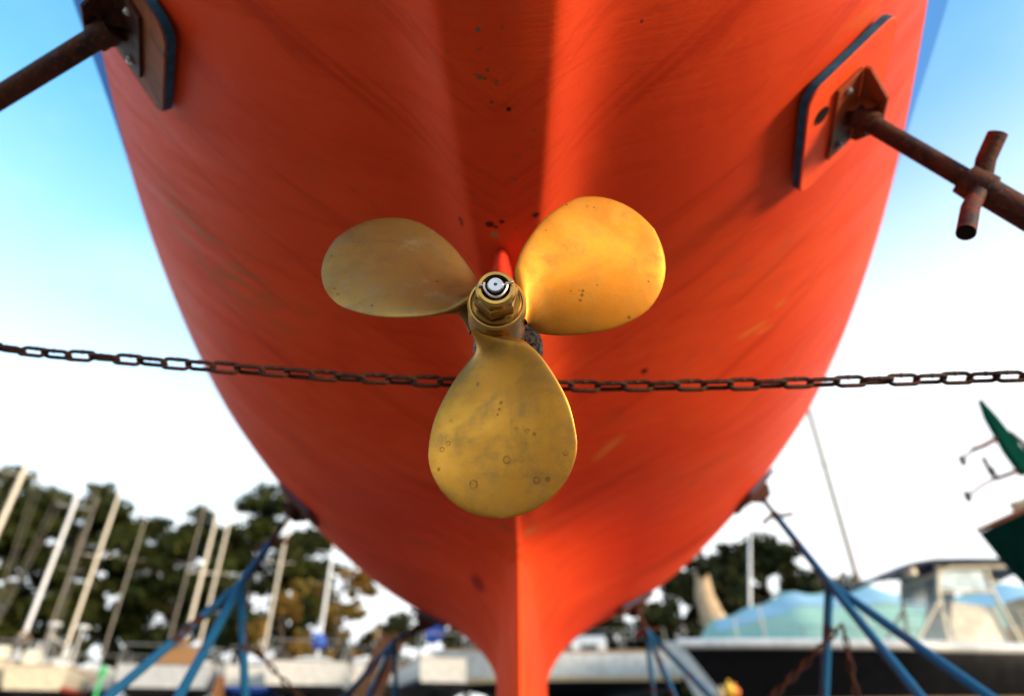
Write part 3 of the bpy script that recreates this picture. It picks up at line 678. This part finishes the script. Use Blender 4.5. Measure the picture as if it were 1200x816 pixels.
def make_boat(label,loc,rz,Ln=9,Bm=2.9,draft=.55,free=1.0,hullmat='white',botmat='redpaint',stripe=None,cat='sailboat',cabin='white',cabinh=.45,mast=None,cover=None,keel=True,name='sailboat',zwl=1.45,group='boats laid up on the gravel behind',transom=.72,bimini=None,extras=None,rake=0,V=.35,text=False):
    root=empty(name,loc,rz,label,cat,group); bot,top=hull_grid(Ln,Bm,draft,free,transom=transom,V=V); Z=zwl
    sh=lambda p:(p[0],p[1],p[2]+Z)
    b=MB(); b.grid([[sh(p) for p in r] for r in bot]); e_=[sh(p) for p in bot[0]]; b.add(e_,[tuple(range(len(e_)))]); b.build('bottom',M[botmat],root,smooth=40)
    b=MB()
    for k in(0,1):
        g_=[[sh(p) for p in r[k]] for r in top]; b.grid([q[:2] for q in g_],1); b.grid([q[1:] for q in g_],0)
    t0=[sh((p[0],p[1],0)) for p in bot[0]]; cap=t0+[sh(p) for p in top[0][1][1:]]+[sh(p) for p in top[0][0][1:][::-1]]
    c=Vector((0,-.06,Z+free*.35)); b.add([c]+cap,[(0,i+1,(i+1)%len(cap)+1) for i in range(len(cap))],0)
    b.build('hull',[M[hullmat],M[stripe or hullmat]],root,smooth=40)
    d=MB(); d.grid([[sh(r[0][-1]),(0,(r[0][-1][1]),Z+r[0][-1][2]+.05),sh(r[1][-1])] for r in top]); d.build('deck',M['white'],root,smooth=30)
    rl=MB()
    for k in(0,1): rl.tube([Vector(sh(r[k][-1]))+Vector((0,0,.02)) for r in top[::2]],.035,6)
    rl.build('toe_rail',M['wood'] if hullmat!='black' else M['white'],root,smooth=40)
    fz=Z+free
    if keel:
        kb=MB(); ky=[Ln*(.32+.26*i/12) for i in range(13)]
        for sg in(-1,1): kb.grid([[(sg*(.10*math.sin(math.pi*i/12)**.5+.001),y-(.0),z) for z in(.15,.5,Z-draft+.25)] for i,y in enumerate(ky)])
        kb.build('keel',M[botmat],root,smooth=40)
        rb=MB(); rb.prism([(-.025,-.1,.5),(-.025,.35,.5),(-.025,.3,Z-.0),(-.025,-.1,Z+.0)],(.05,0,0)); rb.build('rudder',M[botmat],root)
    if cabin:
        cw=Bm*.30; cb=MB()
        cb.grid([[(sx*cw*wf,y,fz+zz) for sx,zz in((-1,-.05),(-.92,cabinh*.8),(-.6,cabinh),(.6,cabinh),(.92,cabinh*.8),(1,-.05))] for y,wf in((Ln*.30,.98),(Ln*.302,1),(Ln*.55,.95),(Ln*.70,.62),(Ln*.72,.5))])
        e=[(sx*cw*.98,Ln*.30,fz+zz) for sx,zz in((-1,-.05),(-.92,cabinh*.8),(-.6,cabinh),(.6,cabinh),(.92,cabinh*.8),(1,-.05))]; cb.add(e,[tuple(range(6))])
        co=cb.build('cabin',M[cabin],root,smooth=30)
        for sg in(-1,1):
            for y0,y1 in((.34,.41),(.45,.49),(.52,.55)):
                wn=MB(); x=sg*(cw*.965); wn.box((x,Ln*(y0+y1)/2,fz+cabinh*.42),(.03,Ln*(y1-y0),cabinh*.30),Matrix.Rotation(-sg*.06,4,'Y'),bev=.004); wn.build('window',M['glass'],root)
        ht=MB(); ht.box((0,Ln*.36,fz+cabinh+.03),(.7,.8,.06),bev=.02); ht.build('hatch',M['grey'],root)
    # rails
    st=MB()
    for sg in(-1,1):
        line=[]
        for i in range(2,24,4):
            p=Vector(sh(top[i][0 if sg<0 else 1][-1])); q=p+Vector((-sg*.04,0,.6)); st.tube([p,q],.016,6); line.append(q)
        st.tube(line,.008,5)
    p0=Vector(sh(top[0][0][-1]));p1=Vector(sh(top[0][1][-1])); st.tube([p0,p0+Vector((.05,0,.65)),p1+Vector((-.05,0,.65)),p1],.018,6)
    st.build('rail',M['dullsteel'],root,smooth=40)
    if mast:
        mh,mr,mm,lean=mast; base=Vector((0,Ln*.52,fz+.3)); tp_=base+Vector((lean[0],lean[1],mh)); ms=MB(); ms.tube([base,base.lerp(tp_,.7),tp_],[mr,mr*.95,mr*.7],12); mo=ms.build('mast',M[mm],root,smooth=40)
        sp=MB(); c1=base.lerp(tp_,.55)
        sp.tube([c1+Vector((-Bm*.24,0,.05)),c1,c1+Vector((Bm*.24,0,.05))],.018,6); sp.build('spreader',M[mm],mo,smooth=40)
        sy=MB()
        for q in((-Bm*.42,Ln*.5,fz),(Bm*.42,Ln*.5,fz),(0,Ln*.99,fz+.2),(0,0,fz)):
            sy.tube([q,tp_-Vector((0,0,.1))],.009,5)
        for sg in(-1,1): sy.tube([(sg*Bm*.42,Ln*.5,fz),c1+Vector((sg*Bm*.28,0,.05)),tp_-Vector((0,0,.1))],.008,5)
        if mr>.083: sy.build('stay',M['wire'],root)
        bo=MB(); b0=base+Vector((0,-.1,.75)); b1=Vector((0,Ln*.12,fz+1.05)); bo.tube([b0,b1],.055,8); bm_=bo.build('boom',M[mm],root,smooth=40)
        if cover:
            cv=MB(); n=14; cv.tube([b0.lerp(b1,i/n)+Vector((0,0,.12*(1-i/n)+.03)) for i in range(n+1)],[(.20*(1-i/n)+.09)*(1+.12*math.sin(i*2.1)) for i in range(n+1)],12); cv.build('sail_cover',M[cover],bm_,smooth=60)
    if bimini:
        bi=MB(); y0,y1=Ln*.02,Ln*.26; rows=[]
        for i in range(7):
            y=y0+(y1-y0)*i/6; rows.append([(x*Bm*.36,y,fz+1.45+.18*(1-x*x)-.1*(2*i/6-1)**2) for x in(-1,-.6,-.2,.2,.6,1)])
        bi.grid(rows); bi.grid([[ (p[0],p[1],p[2]-.03) for p in r] for r in rows]); bi.build('bimini',M[bimini],root,smooth=50)
        fr=MB()
        for y in(y0,y1):
            for sg in(-1,1): fr.tube([(sg*Bm*.40,(y0+y1)/2,fz),(sg*Bm*.36,y,fz+1.4)],.016,6)
        fr.build('bimini_frame',M['steel'],root)
    if text:
        tx=MB()
        for i in range(9): tx.box((-.75+i*.18,-.18,Z+free*.62),(.09,.02,.09 if i%3 else .13),bev=.004)
        tx.build('stern_lettering',M['grey'],root)
    if extras: extras(root,fz,Ln,Bm,top,sh)
    return root
def put(px,py,Y,dy=0): 
    p=at(px,py,Y); return (p.x,p.y+dy,0)
def crates(root,fz,Ln,Bm,top,sh):
    b=MB(); b.box((-.4,.5,fz+.35),(.5,.4,.5),bev=.05); b.build('locker',M['cream'],root)
    b=MB(); b.lathe((.6,.25,fz+.5),(1,0,0),[(0,.28),(.05,.30),(.1,.28),(.1,.18),(0,.18),(0,.28)],20); b.build('life_ring',M['white'],root,smooth=40)
    b=MB(); b.tube([(.9,.1,fz),(.9,.1,fz+1.3)],.03,8); b.lathe((.9,.1,fz+1.3),(0,0,1),[(0,.02),(.03,.22),(.12,.2),(.16,0)],16); b.build('radar_dome',M['white'],root,smooth=40)

def putm(px,Y,rz,Ln):                    # mast foot at this sight line
    p=at(px,775,Y); f=Matrix.Rotation(rz,3,'Z')@Vector((0,Ln*.52,0)); return (p.x-f.x,p.y-f.y,0)
def mboat(label,px,Y,deg,Ln,Bm,mh,mr,mm='alu',free=.65,zwl=1.6,**k):
    make_boat(label,putm(px,Y,R(deg),Ln),R(deg),Ln=Ln,Bm=Bm,free=free,zwl=zwl,mast=(mh,mr,mm,(0,0)),draft=.5,**k)
mboat('white sailboat at the far left with ochre cover and tall white mast over the pines',17,28,36,9,2.9,12.0,.085,'alugrey',hullmat='cream',botmat='black',cover='browncanvas',extras=crates,transom=.7,zwl=2.05)
mboat('small cream sailboat with red stripe and tan mast, second from the left',72,27,25,7,2.3,7.8,.062,hullmat='cream',botmat='black',stripe='redpaint',zwl=1.85,extras=crates)
mboat('grey white sailboat with brown canvas cabin and broad transom behind the blue leg',211,29.5,22,9,3.0,7.2,.068,hullmat='grey',botmat='black',cover='browncanvas',cabin='browncanvas',cabinh=1.0,transom=.95,zwl=1.98)
mboat('pale sailboat behind the brown covered one, slim tan mast just right of it',229,35,26,8.8,3.0,8.4,.065,hullmat='white',botmat='black',zwl=2.5)
mboat('white sailboat behind the blue stand legs under a lone tan mast',307,31,18,8.2,2.6,8.4,.06,hullmat='white',botmat='bluecanvas',stripe='bluecanvas',zwl=2.1)
mboat('white sailboat with blue sail cover and round transom beside the hull on the left',371,28.5,13,9,2.9,8.4,.068,'alugrey',hullmat='white',botmat='black',cover='bluecanvas',transom=.85,zwl=1.98)
make_boat('white sailboat with navy bimini and blue bundle just left of the red keel',put(527,806,21),R(16),Ln=8.5,Bm=2.2,draft=.5,free=.6,hullmat='white',botmat='black',stripe='navy',zwl=1.85,mast=(7.2,.06,'alugrey',(0,0)),cover='bluecanvas',bimini='navy',transom=.8,cabinh=.45)
make_boat('long white sailboat lying broadside behind the red keel with low windowed cabin',put(795,803,21),R(85),Ln=6.9,Bm=2.4,draft=.5,free=.72,hullmat='white',botmat='black',stripe='tan',zwl=1.82,cabinh=.5,cabin='white')
make_boat('distant sailboat with pale leaning mast before the dark round tree',putm(878,32,R(20),9),R(20),Ln=9,Bm=3,free=1,hullmat='white',zwl=1.8,mast=(11.2,.07,'alugrey',(2.7,0)))
make_boat('distant sailboat at the far right with a thin mast rising into white sky',putm(1032,30,R(-15),10),R(-15),Ln=10,Bm=3,free=1,hullmat='white',zwl=2.0,mast=(16,.12,'mastbrown',(0,0)))
make_boat('sailboat at the left edge with only its tan mast top showing',putm(-70,27,R(38),9),R(38),Ln=9,Bm=3,free=.8,hullmat='white',botmat='black',zwl=2.0,mast=(14,.09,'alu',(0,0)))
for px,Y,mh,lb in ((45,36,9.5,'distant sailboat, faint mast between the two leftmost tall masts'),(118,36,10.5,'distant sailboat with thin grey mast right of the second tan mast'),(192,37,10.4,'distant sailboat with thin tan mast left of the paired masts'),(440,34,9,'distant sailboat low in the gap left of the rear left jack stand')):
    make_boat(lb,putm(px,Y,R((600-px)*.06),9),R((600-px)*.06),Ln=9,Bm=2.8,free=.7,hullmat='white',botmat='black',zwl=2.3,mast=(mh,.035,'wire',(0,0)))

# black centre console boat
def console(root,fz,Ln,Bm,top,sh):
    y0=Ln*.43
    c=MB(); c.add([Vector(v) for v in ((-.5,y0-.55,fz-.3),(.5,y0-.55,fz-.3),(.5,y0+.75,fz-.3),(-.5,y0+.75,fz-.3),(-.5,y0-.45,fz+.75),(.5,y0-.45,fz+.75),(.42,y0+.25,fz+.85),(-.42,y0+.25,fz+.85))],[(0,1,2,3),(4,5,6,7),(0,1,5,4),(1,2,6,5),(2,3,7,6),(3,0,4,7)]); c.build('console',M['cream'],root)
    wsh=MB(); wsh.prism([(-.45,y0+.20,fz+.85),(.45,y0+.20,fz+.85),(.40,y0-.0,fz+1.5),(-.40,y0-.0,fz+1.5)],(0,.015,0)); wsh.build('windscreen',M['clear'],root)
    st=MB(); st.box((0,y0-1.2,fz+.15),(1.0,.5,.7),bev=.06); st.box((0,y0-1.42,fz+.75),(1.0,.12,.5),bev=.05); st.build('leaning_seat',M['cream'],root)
    tt=MB(); rows=[]
    for i in range(13):
        u=i/12; y=y0-1.75+3.5*u; rows.append([(x,y,fz+1.48+.06*math.cos((u-.45)*2.6)+.05*(1-(x/.85)**2)-(.32*max(0,u-.72)/.28 if u>.72 else 0)) for x in(-.85,-.6,-.3,0,.3,.6,.85)])
    tt.grid(rows,0); tt.grid([[(p[0],p[1],p[2]-.05) for p in r] for r in rows],1)
    rim_=lambda g_:[r[0] for r in g_]+g_[-1][1:]+[r[-1] for r in g_[::-1]][1:]+g_[0][::-1][1:]
    a_=rim_(rows); tt.grid([a_,[(p[0],p[1],p[2]-.05) for p in a_]],0); tt.build('t_top',[M['navy'],M['navy']],root,smooth=40)
    fr=MB()
    for sg in(-1,1):
        fr.tube([(sg*.62,y0+.75,fz-.2),(sg*.60,y0+.55,fz+1.0),(sg*.62,y0+.45,fz+1.32),(sg*.66,y0+.2,fz+1.42),(sg*.7,y0-1.6,fz+1.43)],.038,10)
        fr.tube([(sg*.62,y0-.65,fz-.2),(sg*.60,y0-.45,fz+1.0),(sg*.60,y0-.5,fz+1.43)],.036,10)
        fr.tube([(sg*.60,y0-.45,fz+1.0),(sg*.60,y0+.55,fz+1.0)],.028,8); fr.tube([(sg*.6,y0-.5,fz+1.4),(sg*.62,y0+.45,fz+1.4)],.028,8)
        fr.tube([(sg*.62,y0+1.5,fz-.1),(sg*.62,y0+.55,fz+.9)],.03,8)
    fr.tube([(-.62,y0+.45,fz+1.32),(.62,y0+.45,fz+1.32)],.03,8); fr.build('t_top_frame',M['cream'],root,smooth=40)
    rd=MB(); rd.lathe((-.5,y0+.9,fz+1.30),(0,0,1),[(0,0),(0,.13),(.12,.13),(.16,.06),(.16,0)],20); rd.build('spreader_light',M['cream'],root,smooth=40)
    for sg in(-1,1):
        wn=MB(); wn.prism([(sg*.585,y0-.42,fz+1.05),(sg*.585,y0+.5,fz+1.05),(sg*.585,y0+.42,fz+1.58),(sg*.585,y0-.42,fz+1.58)],(.012,0,0))
        wn.build('side_curtain',M['clear'],root)
    an=MB(); an.tube([(.7,y0-.6,fz+1.6),(.8,y0-.75,fz+3.2)],.012,6); an.build('antenna',M['white'],root)
    eg=MB(); eg.box((0,-.55,fz+.25),(.5,.75,.85),bev=.14); eg.box((0,-.6,fz-.6),(.2,.45,1.0),bev=.05); eg.lathe((0,-.4,fz-1.15),(0,-1,0),[(0,.07),(.5,.10),(.55,0)],14); eg.build('outboard_motor',M['white'],root,smooth=40)
    gn=MB()
    for k in(0,1): gn.tube([Vector(sh(r[k][-1]))+Vector((0,0,-.03)) for r in top],.085,8)
    gn.tube([Vector(sh(top[0][0][-1])),Vector(sh(top[0][1][-1]))],.06,8); gn.build('gunwale',M['white'],root,smooth=50)
    lt=MB()
    for i in range(8): 
        p=Vector(sh(top[18+0][0][4])); y=Ln*(.66+.028*i)
        pass
# bow points left: rotate +90deg -> +Y to -X
bp=at(815,770,12.5)
Lb=8.0
bx=make_boat('black hulled motorboat with white gunwale, cream console and dark T-top',(bp.x+Lb+.45,bp.y+.25,0),R(91.5),Ln=Lb,Bm=2.5,draft=.5,free=.70,hullmat='black',botmat='tan',cat='motorboat',cabin=None,keel=False,name='motorboat',zwl=1.03,extras=console,V=.6,group='boats laid up on the gravel behind')
# row of small pale registration marks on the black bow
# teal shrink-wrapped boat behind
def wrapped(label,loc,rz,Ln,Bm,fz,ridge):
    root=empty('wrapped_boat',loc,rz,label,'boat','boats laid up on the gravel behind')
    bot,top=hull_grid(Ln,Bm,.7,1.1); b=MB(); b.grid([[(p[0],p[1],p[2]+fz-1.1) for p in r] for r in bot])
    for k in(0,1): b.grid([[(p[0],p[1],p[2]+fz-1.1) for p in r[k]] for r in top])
    b.build('hull',M['white'],root,smooth=40)
    wv=MB(); rows=[]
    for i in range(27):
        t=i/26; k=min(25,i if i<26 else 25); e=top[min(25,int(t*25))][1][-1]; x=abs(e[0])+.05; y=Ln*t; rz_=ridge*math.sin(math.pi*min(1,max(.02,t*.86+.14)))**.45*(1+.05*math.sin(t*22))
        row=[]
        for u in LS(-1,1,15):
            zz=fz-.35+(rz_+.35)*(1-abs(u)**1.9)**.75; row.append((x*u,y,zz-.05*math.cos(t*44)*(1-abs(u))))
        rows.append(row)
    for a_,c_,mi in((0,7,0),(7,8,0)): pass
    wv.grid(rows,0); wv.add([Vector((0,0,fz))]+[Vector(p) for p in rows[0]],[(0,i+1,i+2) for i in range(14)],0)
    wv.build('shrink_wrap',[M['teal'],M['tealblue']],root,smooth=50)
    bl=MB(); bl.grid([[ (p[0]*1.004,p[1],p[2]+.012) for p in r[9:12]] for r in rows[2:25]]); bl.grid([[ (p[0]*1.004,p[1],p[2]+.012) for p in r[3:6]] for r in rows[2:25]]); bl.build('wrap_band',M['tealblue'],root,smooth=50)
    return root
tpx=at(1010,700,16.5); wrapped('teal green shrink-wrapped boat behind the black motorboat, left of the T-top',(tpx.x+2.6,tpx.y,0),R(88),6.9,2.9,2.1,1.5)
tpx=at(1260,700,18.5); wrapped('larger blue green wrapped boat behind the T-top at the right edge',(tpx.x+4.5,tpx.y,0),R(93),11.0,3.4,2.3,1.75)
# dinghy on deck level at right: small grey covered outboard boat
tp2=at(1190,757,14.6)
make_boat('small pale grey open boat low behind the motorboat gunwale at the right edge',(tp2.x+2.2,tp2.y,0),R(84),Ln=4.6,Bm=1.8,draft=.3,free=.55,hullmat='grey',botmat='grey',cabin=None,keel=False,name='dinghy',zwl=1.45,cat='dinghy')

# dark green boat at the right edge, stern toward us, with wind vane gear
cg=at(1147,625,4.5)
gb=empty('green_boat',(cg.x,cg.y,0),0,'dark green boat cut off by the right edge, square stern corner with steering vane','boat')
q=at(1204,701,4.5); dn=(q-cg); g_=MB(); z0=cg.z; fwdx=at(1290,560,4.75)-cg
def gp(u,v,w_): return Vector((fwdx.x*u,fwdx.y*u+1.3*(w_-1),fwdx.z*u*.9))+Vector((dn.x*v,0,dn.z*v))+Vector((0,0,cg.z))
rows=[]
for u in LS(0,4.2,14):
    rows.append([gp(u,v,w_) for v,w_ in((0,1),(.5,.99),(1.2,.93),(1.9,.70),(2.1,.5),(1.9,.30),(1.2,.07),(.5,.01),(0,0))])
g_.grid(rows); g_.add([gp(0,.8,.5)]+rows[0],[(0,i+1,(i+1)%9+1) for i in range(9)]); g_.build('hull',M['green'],gb,smooth=30)
dd=MB(); dd.grid([[r[0],r[-1]] for r in rows]); dd.build('deck',M['wood'],gb)
rr_=MB(); rr_.tube([r[-1]+Vector((0,0,.02)) for r in rows],.015,8); rr_.tube([r[0]+Vector((0,0,.02)) for r in rows],.015,8); rr_.tube([rows[0][0]+Vector((0,0,.02)),rows[0][-1]+Vector((0,0,.02))],.015,8); rr_.build('rub_rail',M['wood'],gb,smooth=40)
def G6(x,y,Y=4.3): return at(x,y,Y)-Vector(gb.location)
vb=MB(); a0,a1=G6(1147,469),G6(1206,556); dv=(a1-a0).normalized(); nv=Vector((0,-1,0)); sv_=dv.cross(nv).normalized()
outl=[a0,a0.lerp(a1,.25)+sv_*.045,a0.lerp(a1,.7)+sv_*.07,a1+sv_*.06,a1-sv_*.06,a0.lerp(a1,.7)-sv_*.055,a0.lerp(a1,.25)-sv_*.03]
vb.prism([p-nv*.02 for p in outl],nv*.05); vb.build('vane',M['green'],gb,smooth=20)
tbm=MB()
tbm.tube([G6(1140,527),G6(1152,523),G6(1172,512),G6(1184,507),G6(1200,520),G6(1222,560)],.018,8)
tbm.tube([G6(1152,536),G6(1162,556),G6(1168,561),G6(1185,555),G6(1204,547),G6(1235,560)],.016,8)
tbm.tube([G6(1134,583),G6(1140,577),G6(1152,568),G6(1168,561)],.010,6); tbm.tube([G6(1128,540),G6(1134,532),G6(1152,523)],.010,6)
tbm.tube([G6(1195,600),G6(1222,560)],.02,8); tbm.tube([G6(1210,610),G6(1235,560)],.02,8)
tbm.build('vane_frame',M['rustred'],gb,smooth=40)
for (x,y) in ((1128,540),(1163,553),(1134,582)):
    f=MB(); p=G6(x,y); f.box(p,(.035,.035,.075),bev=.008); f.build('fitting',M['tyre'],gb)
f=MB(); f.tube([G6(1140,527),G6(1130,535),G6(1128,540)],.007,6); f.build('fitting_arm',M['steel'],gb)
wl=MB(); wl.tube([G6(1195,600),G6(1190,594),G6(1204,588),G6(1215,606)],.04,8); wl.build('rope_coil',M['tan'],gb,smooth=50)
# blocks under it
for (x,y,lb) in((1.4,-.9,'near wooden prop under the stern of the dark green boat'),(1.4,-.3,'far wooden prop under the stern of the dark green boat'),(3.6,-.9,'near wooden prop under the middle of the dark green boat'),(3.6,-.3,'far wooden prop under the middle of the dark green boat')):
    bk=MB(); bk.tube([(cg.x+x,cg.y+y,0),(cg.x+x,cg.y+y,max(.3,cg.z+dn.z*1.9+fwdx.z*.9*x/fwdx.x))],.07,8); tag(bk.build('timber_prop',M['wood'],smooth=40),lb,'timber prop','timber props under the dark green boat')
# boat stands under laid-up boats: two cradles each
cr0=None
for o in [o for o in col.objects if o.get('category') in('sailboat','motorboat','boat','dinghy') and o.name.split('.')[0] in('sailboat','motorboat','wrapped_boat','dinghy') and o is not boat]:
    Ln=7
    for fy in(2.0,5.4):
        if o.name.startswith('dinghy') and fy>3: continue
        zt={'m':.55,'w':.8,'d':1.0}.get(o.name[0],1.05)
        c=empty('cradle',Vector(o.location)+Matrix.Rotation(o.rotation_euler.z,3,'Z')@Vector((0,fy,0)),o.rotation_euler.z,None,'cradle','dark timber cradles under the laid up boats')
        c['label']='dark timber cradle in the shade under a laid up boat'
        if cr0 is None:
            a_=MB(); a_.box((0,0,.1),(2.2,.2,.2),bev=.01); a_.build('base_beam',M['bark'],c); cr0=c
            for sg in(-1,1):
                a_=MB(); a_.tube([(sg*1.0,0,.2),(sg*.75,0,1.05)],.06,8); a_.build('post',M['bark'],c,smooth=40)
        else:
            for k in cr0.children:
                d=k.copy(); col.objects.link(d); d.parent=c
# leaning plank, buoys, cone
pk=MB(); a=at(428,800,6.5);b=at(452,748,6.3); pk.tube([a+(a-b)*1.2,b],.075,4); tag(pk.build('plank',M['wood']),'thick tan wooden plank leaning beside the rear left jack stand','plank')
pk=MB(); a=at(462,765,6.6);b=at(470,745,6.6); pk.tube([a+(a-b)*6,b],.06,4); tag(pk.build('plank',M['wood']),'shorter wooden post upright just right of the leaning plank','post')
for (x,y,mt,lb,r_) in((855,808,'yellow','round yellow buoy on the ground below the black bow',.085),(862,811,'orange','orange buoy right of the yellow one below the black bow',.07),(845,813,'tan','small tan float left of the yellow buoy',.06)):
    c=at(x,y,10.6); b=MB(); b.lathe(c-Vector((0,0,r_)),(0,0,1),[(r_-r_*math.cos(t),r_*math.sin(t)) for t in LS(0,math.pi,13)],18); b.lathe(c+Vector((0,0,r_*.9)),(0,0,1),[(0,.02),(.05,.02),(.05,0)],10)
    b.tube([(c.x,c.y,0),(c.x,c.y,c.z-r_)],.02,8); tag(b.build('buoy',M[mt],smooth=50),lb.replace('on the ground ',''),'buoy')
c=at(257,806,9.0); b=MB(); b.lathe((c.x,c.y,0),(0,0,1),[(0,.26),(.03,.26),(.03,.17),(c.z+.12,.05),(c.z+.14,.0)],20); tag(b.build('traffic_cone',M['orange'],smooth=30),'tall orange cone low in the frame right of the grey white transom','cone')
c=at(121,786,20); b=MB(); b.lathe((c.x,c.y,0),(0,0,1),[(0,.0),(0,.05),(c.z-.15,.05),(c.z-.12,.10),(c.z,.11),(c.z+.12,.05),(c.z+.13,.0)],16); tag(b.build('marker_post',M['greenplastic'],smooth=30),'small green capped post behind the bow of the cream sailboat','post')
# ---------------------------------------------------------------- trees
def tree(name,label,px,topY_px,Y,width,seed,mat='pine',trunkmat='bark',bare=.35,cat='tree',group='trees behind the boatyard',density=1.0,trunkr=.28,lean=0,leaf=.22,flat=.45):
    rs=np.random.RandomState(seed); rd=random.Random(seed)
    tp_=at(px,topY_px,Y); Ht=tp_.z; bx_,by_=tp_.x,tp_.y
    root=empty(name,(bx_,by_,0),0,label,cat,group)
    tk=MB(); n=9; pts=[Vector((lean*(i/n-1)*Ht*.3+.15*math.sin(i*1.3+seed),.15*math.cos(i*1.7+seed),Ht*.93*i/n)) for i in range(n+1)]
    tk.tube(pts,[trunkr*(1-.8*i/n)*(1.25 if i==0 else 1) for i in range(n+1)],9)
    clumps=[]
    nl=int(11*density*Ht/14)+5
    for i in range(nl):
        u=bare+(1-bare)*((i+.5)/nl); z=Ht*u*.97; ang=i*2.4+seed+rd.uniform(-.4,.4)
        prof=math.sin(min(1,(1-u)/(1-bare)*1.25+.12)*math.pi/2)**.7*(.75 if u<bare+.12 else 1)
        rr=width*.5*prof*rd.uniform(.55,1.05)
        k=min(n-1,int(u*n/.93)) ; s0=pts[min(n,k)]; s0=Vector((s0.x,s0.y,z*.93))
        e=s0+Vector((math.cos(ang)*rr,math.sin(ang)*rr,rr*rd.uniform(.05,.45))); md=s0.lerp(e,.5)+Vector((0,0,-.05*rr))
        tk.tube([s0,md,e],[.09*trunkr/.28,.055,.02],5)
        clumps.append((e,rd.uniform(.6,1.2)*width*.115)); 
        for _ in range(5): clumps.append((s0.lerp(e,rd.uniform(.3,1.1))+Vector((rd.uniform(-1,1),rd.uniform(-1,1),rd.uniform(-.5,.8)))*width*.12,rd.uniform(.25,.9)*width*.085))
    clumps.append((Vector((pts[-1].x,pts[-1].y,Ht*.97)),width*.10))
    tk.build('trunk',M[trunkmat],root,smooth=50)
    V=[];Fc=[]
    for c,r in clumps:
        m_=int(120*density*(r/ .9)**1.6)+14
        d=rs.normal(size=(m_,3)); d/=np.linalg.norm(d,axis=1)[:,None]; q=np.array(c)+d*(rs.uniform(.05,1.35,(m_,1))**.6)*np.array([r,r,r*flat*1.3])
        for p in q:
            a=rs.normal(size=3); a/=np.linalg.norm(a); b=np.cross(a,rs.normal(size=3)); b/=np.linalg.norm(b); s=leaf*rs.uniform(.6,1.4)
            i0=len(V); V+= [tuple(p-a*s-b*s*.35),tuple(p+a*s*.2-b*s*.5),tuple(p+a*s+b*s*.1),tuple(p-a*s*.1+b*s*.55)]; Fc.append((i0,i0+1,i0+2,i0+3))
    cr_=MB(); cr_.add(V,Fc); me=bpy.data.meshes.new('crown'); me.from_pydata(V,[],Fc); me.materials.append(M[mat]); o=bpy.data.objects.new('crown',me); col.objects.link(o); o.parent=root
    return root
T=[('pine_tree','broad dark pine at the far left edge behind the first mast',25,552,36,9.5,1,'pine','bark',.30,1.5),
 ('pine_tree','tall dark pine behind the tall white mast and tan mast',118,570,37,9.5,2,'pine','bark',.28,1.5),
 ('pine_tree','lower sloping pine between the second mast and the paired masts',172,615,40,8.5,3,'pine','bark',.20,1.3),
 ('pine_tree','dark pine behind the paired tan masts',238,597,38,8.0,4,'pine','bark',.25,1.5),
 ('pine_tree','tall pine behind the head of the middle left jack stand',318,570,36,8.5,5,'pine','bark',.28,1.3),
 ('pine_tree','pine just left of the red hull with gaps of sky',372,620,38,7.0,6,'pine','bark',.30,1.0),
 ('deciduous_tree','thin yellow brown autumn tree beside the blue sail cover',338,700,30,4.5,7,'autumn','bark',.2,.8),
 ('deciduous_tree','sparse golden leaved tree left of the hull curve',405,665,32,5.5,8,'autumn','bark',.25,.6),
 ('pine_tree','small dark tree under the hull left of the keel',470,725,34,7.5,9,'oak','bark',.15,.8),
 ('pine_tree','dark green tree behind the white sailboat left of the keel',548,735,36,8.0,10,'oak','bark',.1,1.0),
 ('oak_tree','dark leafy tree between the keel and rear right jack stand',705,722,33,8.0,11,'oak','bark',.1,1.0),
 ('oak_tree','olive brown tree behind the pale trunk at the right of the hull',790,678,34,8.5,12,'oak','bark',.15,1.3),
 ('oak_tree','big round dark tree on the right between hull and middle right stand',888,632,35,9.0,13,'oak','bark',.2,1.8),
 ('oak_tree','smaller dark tree at the left flank of the big round one',838,655,36,7.0,14,'oak','bark',.2,1.3),
 ('pine_tree','pine beyond the left edge of the yard',-60,560,40,9.0,15,'pine','bark',.25,1.3)]
for t in T:
    tree(t[0],t[1],t[2],t[3],t[4]*1.3,t[5]*1.3,t[6],t[7],t[8],t[9],density=t[10]*.8,trunkr=.34,leaf=.27)
tree('pale_tree','thick pale sunlit trunk with few leaves leaning before the dark trees at the right',812,640,30,2.2,21,'oak','palebark',.86,density=.05,trunkr=1.15,lean=-.62)
# low brush at the back of the yard
V=[];Fc=[];rs=np.random.RandomState(5)
for i in range(26000):
    x=rs.uniform(-75,75); y=rs.uniform(60,68); h=2.6+.9*math.sin(x*.35)+.6*math.sin(x*1.1+1); z=rs.uniform(0,1)**.8*h
    a=rs.normal(size=3);a/=np.linalg.norm(a);b=np.cross(a,rs.normal(size=3));b/=np.linalg.norm(b);s=rs.uniform(.25,.5);p=np.array([x,y,z]);i0=len(V)
    V+=[tuple(p-a*s),tuple(p-b*s*.6),tuple(p+a*s),tuple(p+b*s*.6)];Fc.append((i0,i0+1,i0+2,i0+3))
me=bpy.data.meshes.new('undergrowth'); me.from_pydata(V,[],Fc); me.materials.append(M['oak']); o=bpy.data.objects.new('undergrowth',me); col.objects.link(o); tag(o,'dense dark brush closing the back of the boatyard','bushes',kind='stuff')
